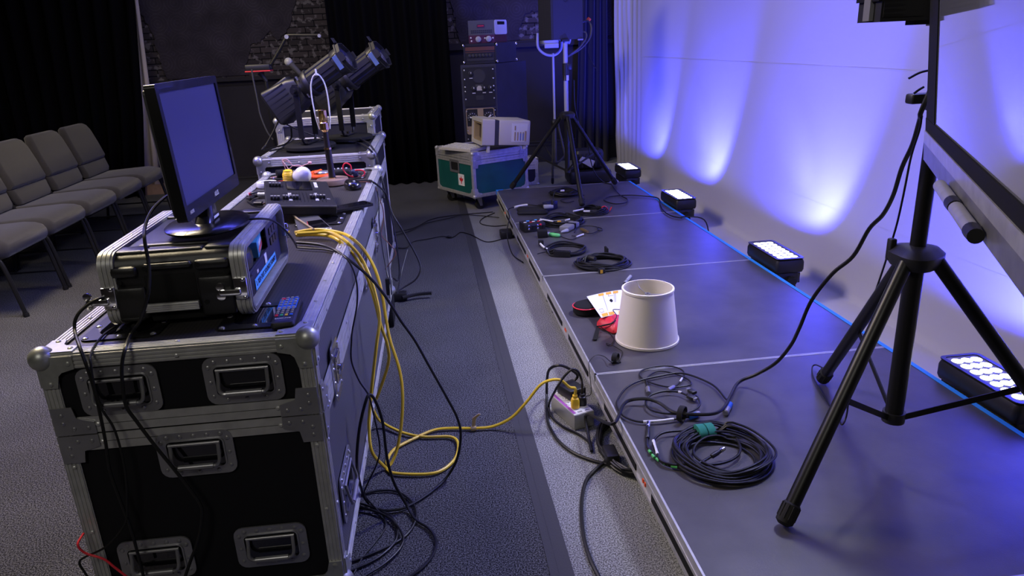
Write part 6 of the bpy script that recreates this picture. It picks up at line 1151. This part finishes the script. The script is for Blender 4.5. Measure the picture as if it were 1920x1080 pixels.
cord('speaker_cable', [(1076, 150, 'y', 5.79), (1078, 200), (1089, 243), (1101, 264), (1104, 280), (1109, 307), (1117, 327), (1131, 341, 'z', ZS+.012), (1146, 345.5, 'z', ZS+.009)], .007, K, 'black cable running down the right leg of the far loudspeaker tripod')
# cables over the two far cases
cord('hanging_cable', zs([(560, 268), (615, 260), (650, 258), (672, 260)], c2z+.012)+[(690, 268, 'y', 4.0), (700, 280), (706.7, 293), (712, 318, 'y', 3.8), (716, 345), (718, 380, 'y', 3.72)], .0085, K, 'upper of two black cables draped over the right corner of the low case')
cord('hanging_cable', zs([(590, 272), (620, 267), (656.7, 266), (672, 268)], c2z+.010)+[(686, 274, 'y', 3.84), (700, 288), (708, 304), (713, 335, 'y', 3.78), (720, 372, 'y', 3.72)], .008, K, 'lower of two black cables draped over the right corner of the low case')
cord('power_cable', [(524, 222, 'y', 4.25), (512, 248), (500, 270), (492, 281, 'z', c2z+.01), (515, 276, 'z', c2z+.01), (535, 270, 'z', c2z+.012), (546, 258), (546, 240, 'y', 4.2)], .008, K, 'black cord from the rear of the nearer spotlight resting on the low case')
cord('power_cable', [(526, 226, 'y', 4.3), (545, 237), (570, 247), (595, 256), (620, 262, 'z', c2z+.014)], .007, K, 'black cord slanting behind the spotlight yoke down to the low case')
cord('power_cable', zs([(505, 283), (530, 278), (556, 271), (580, 262), (600, 263), (580, 270), (545, 275), (520, 280)], c2z+.01), .007, K, 'loose black cord loop lying beside the spotlight base plates')
# cords over the front of the long case
cord('power_cable', [(352, 345, 'y', 1.86), (325, 361, 'y', 1.8), (307, 372), (285, 395), (272, 425), (271, 450, 'y', 1.6), (278, 490), (280, 520), (277, 555, 'y', 1.56), (263, 600), (245, 627, 'z', ZT+.012), (236, 650, 'y', 1.49), (229, 680, 'y', 1.475), (229, 715), (236, 760), (256, 790), (290, 835), (325, 878), (358, 920), (377, 950), (378, 975), (371, 1015), (358, 1050), (346, 1085, 'y', 1.47)], .0062, K, 'thick black cord looping from the monitor down the front of the long case')
cord('power_cable', [(212, 556, 'y', 1.66), (185, 560, 'y', 1.62), (160, 575), (143, 595), (140, 620, 'z', ZT+.03), (149, 650, 'y', 1.5), (160, 680, 'y', 1.478), (172, 715), (185, 765), (198, 830), (205, 880), (222, 930), (243, 985), (256, 1030), (270, 1085, 'y', 1.47)], .0058, K, 'black cord running from the left of the rack case down the case front')
cord('power_cable', zs([(226, 608), (212, 615), (196, 626), (178, 648)], ZT+.007)+[(169, 668, 'y', 1.488), (170, 683, 'y', 1.476), (176, 720), (190, 765), (213, 802), (228, 850), (236, 895), (238, 941), (234, 983), (200, 1024), (158, 1045), (149, 1056), (158, 1072), (170, 1090, 'y', 1.465)], .0042, K, 'thin black cord curving down the left part of the case front')
cord('red_wire', [(157, 1000, 'y', 1.49), (146, 1021, 'y', 1.46), (160, 1037), (194, 1048), (214, 1063), (240, 1083, 'y', 1.46)], .0042, 'red_wire', 'bright red wire at the lower left corner of the long case')
cord('monitor_cable', [(412, 406, 'y', 1.9), (430, 411), (455, 412.5), (485, 410, 'z', RZ1+.012), (510, 413), (528, 425), (546, 445, 'y', 2.02), (556, 462, 'z', ZT+.03)], .0048, K, 'black cable from the monitor base over the front rim of the rack case')
# ------------------------------------------------------------------ lights
def lamp(kind, name, loc, energy, col, to=None, **kw):
    l = bpy.data.lights.new(name, kind); l.energy = energy; l.color = col
    for k, v in kw.items(): setattr(l, k, v)
    o = bpy.data.objects.new(name, l); C.objects.link(o); o.location = loc
    if to is not None: o.rotation_euler = (V(to)-V(loc)).to_track_quat('-Z', 'Y').to_euler()
    return o
BLUE = (.04, .047, 1.)
for k, (x, y) in enumerate(BARS):
    lamp('SPOT', 'wash_beam', (x+.0, y, .27), (240, 240, 200, 120)[k], BLUE, (2.14, y+.5, 1.05), spot_size=R(116), spot_blend=.3, shadow_soft_size=.06)
    lamp('SPOT', 'hot_beam', (x+.0, y, .27), (4., 6., 2.6, .3)[k], (.75, .85, 1.), (2.14, y+.45, .66), spot_size=R(34), spot_blend=1., shadow_soft_size=.05)
lamp('AREA', 'cloth_fill', (.9, 3.6, 3.2), 100, (.1, .1, 1.), (2.14, 3.8, 1.0), shape='RECTANGLE', size=.4, size_y=7)  # added area light, fills the upper cloth with blue; no fixture there
lamp('AREA', 'cool_wash', (1.95, 3.2, 3.2), 350, (.9, .9, 1.), (-.6, 3.2, 0), shape='RECTANGLE', size=.3, size_y=6, spread=R(84))
lamp('AREA', 'work_light', (-1.9, 3.4, 3.2), 150, (1, .84, .56), (-1.0, 3.0, 0), shape='RECTANGLE', size=1.2, size_y=1.2)
lamp('AREA', 'room_fill', (-1.0, -1.0, 3.1), 20, (1, .95, .87), (-.6, 2.0, .5), shape='RECTANGLE', size=.8, size_y=.8)
lamp('AREA', 'blue_side_fill', (2.05, 2.6, 2.5), 65, (.1, .12, 1.), (-.6, 2.4, .5), shape='RECTANGLE', size=.5, size_y=4, spread=R(100))  # added to strengthen the cloth's blue bounce on right-facing sides
lamp('AREA', 'back_fill', (-.2, 6.3, 3.2), 28, (.85, .8, 1.), (-.2, 8.6, 1.2), shape='RECTANGLE', size=4, size_y=.4)
w = bpy.data.worlds.new('world'); bpy.context.scene.world = w; w.use_nodes = True
w.node_tree.nodes['Background'].inputs[0].default_value = (.02, .02, .03, 1); w.node_tree.nodes['Background'].inputs[1].default_value = 1
vs = bpy.context.scene.view_settings; vs.view_transform = 'Standard'; vs.look = 'None'; vs.exposure = .18; vs.gamma = 1
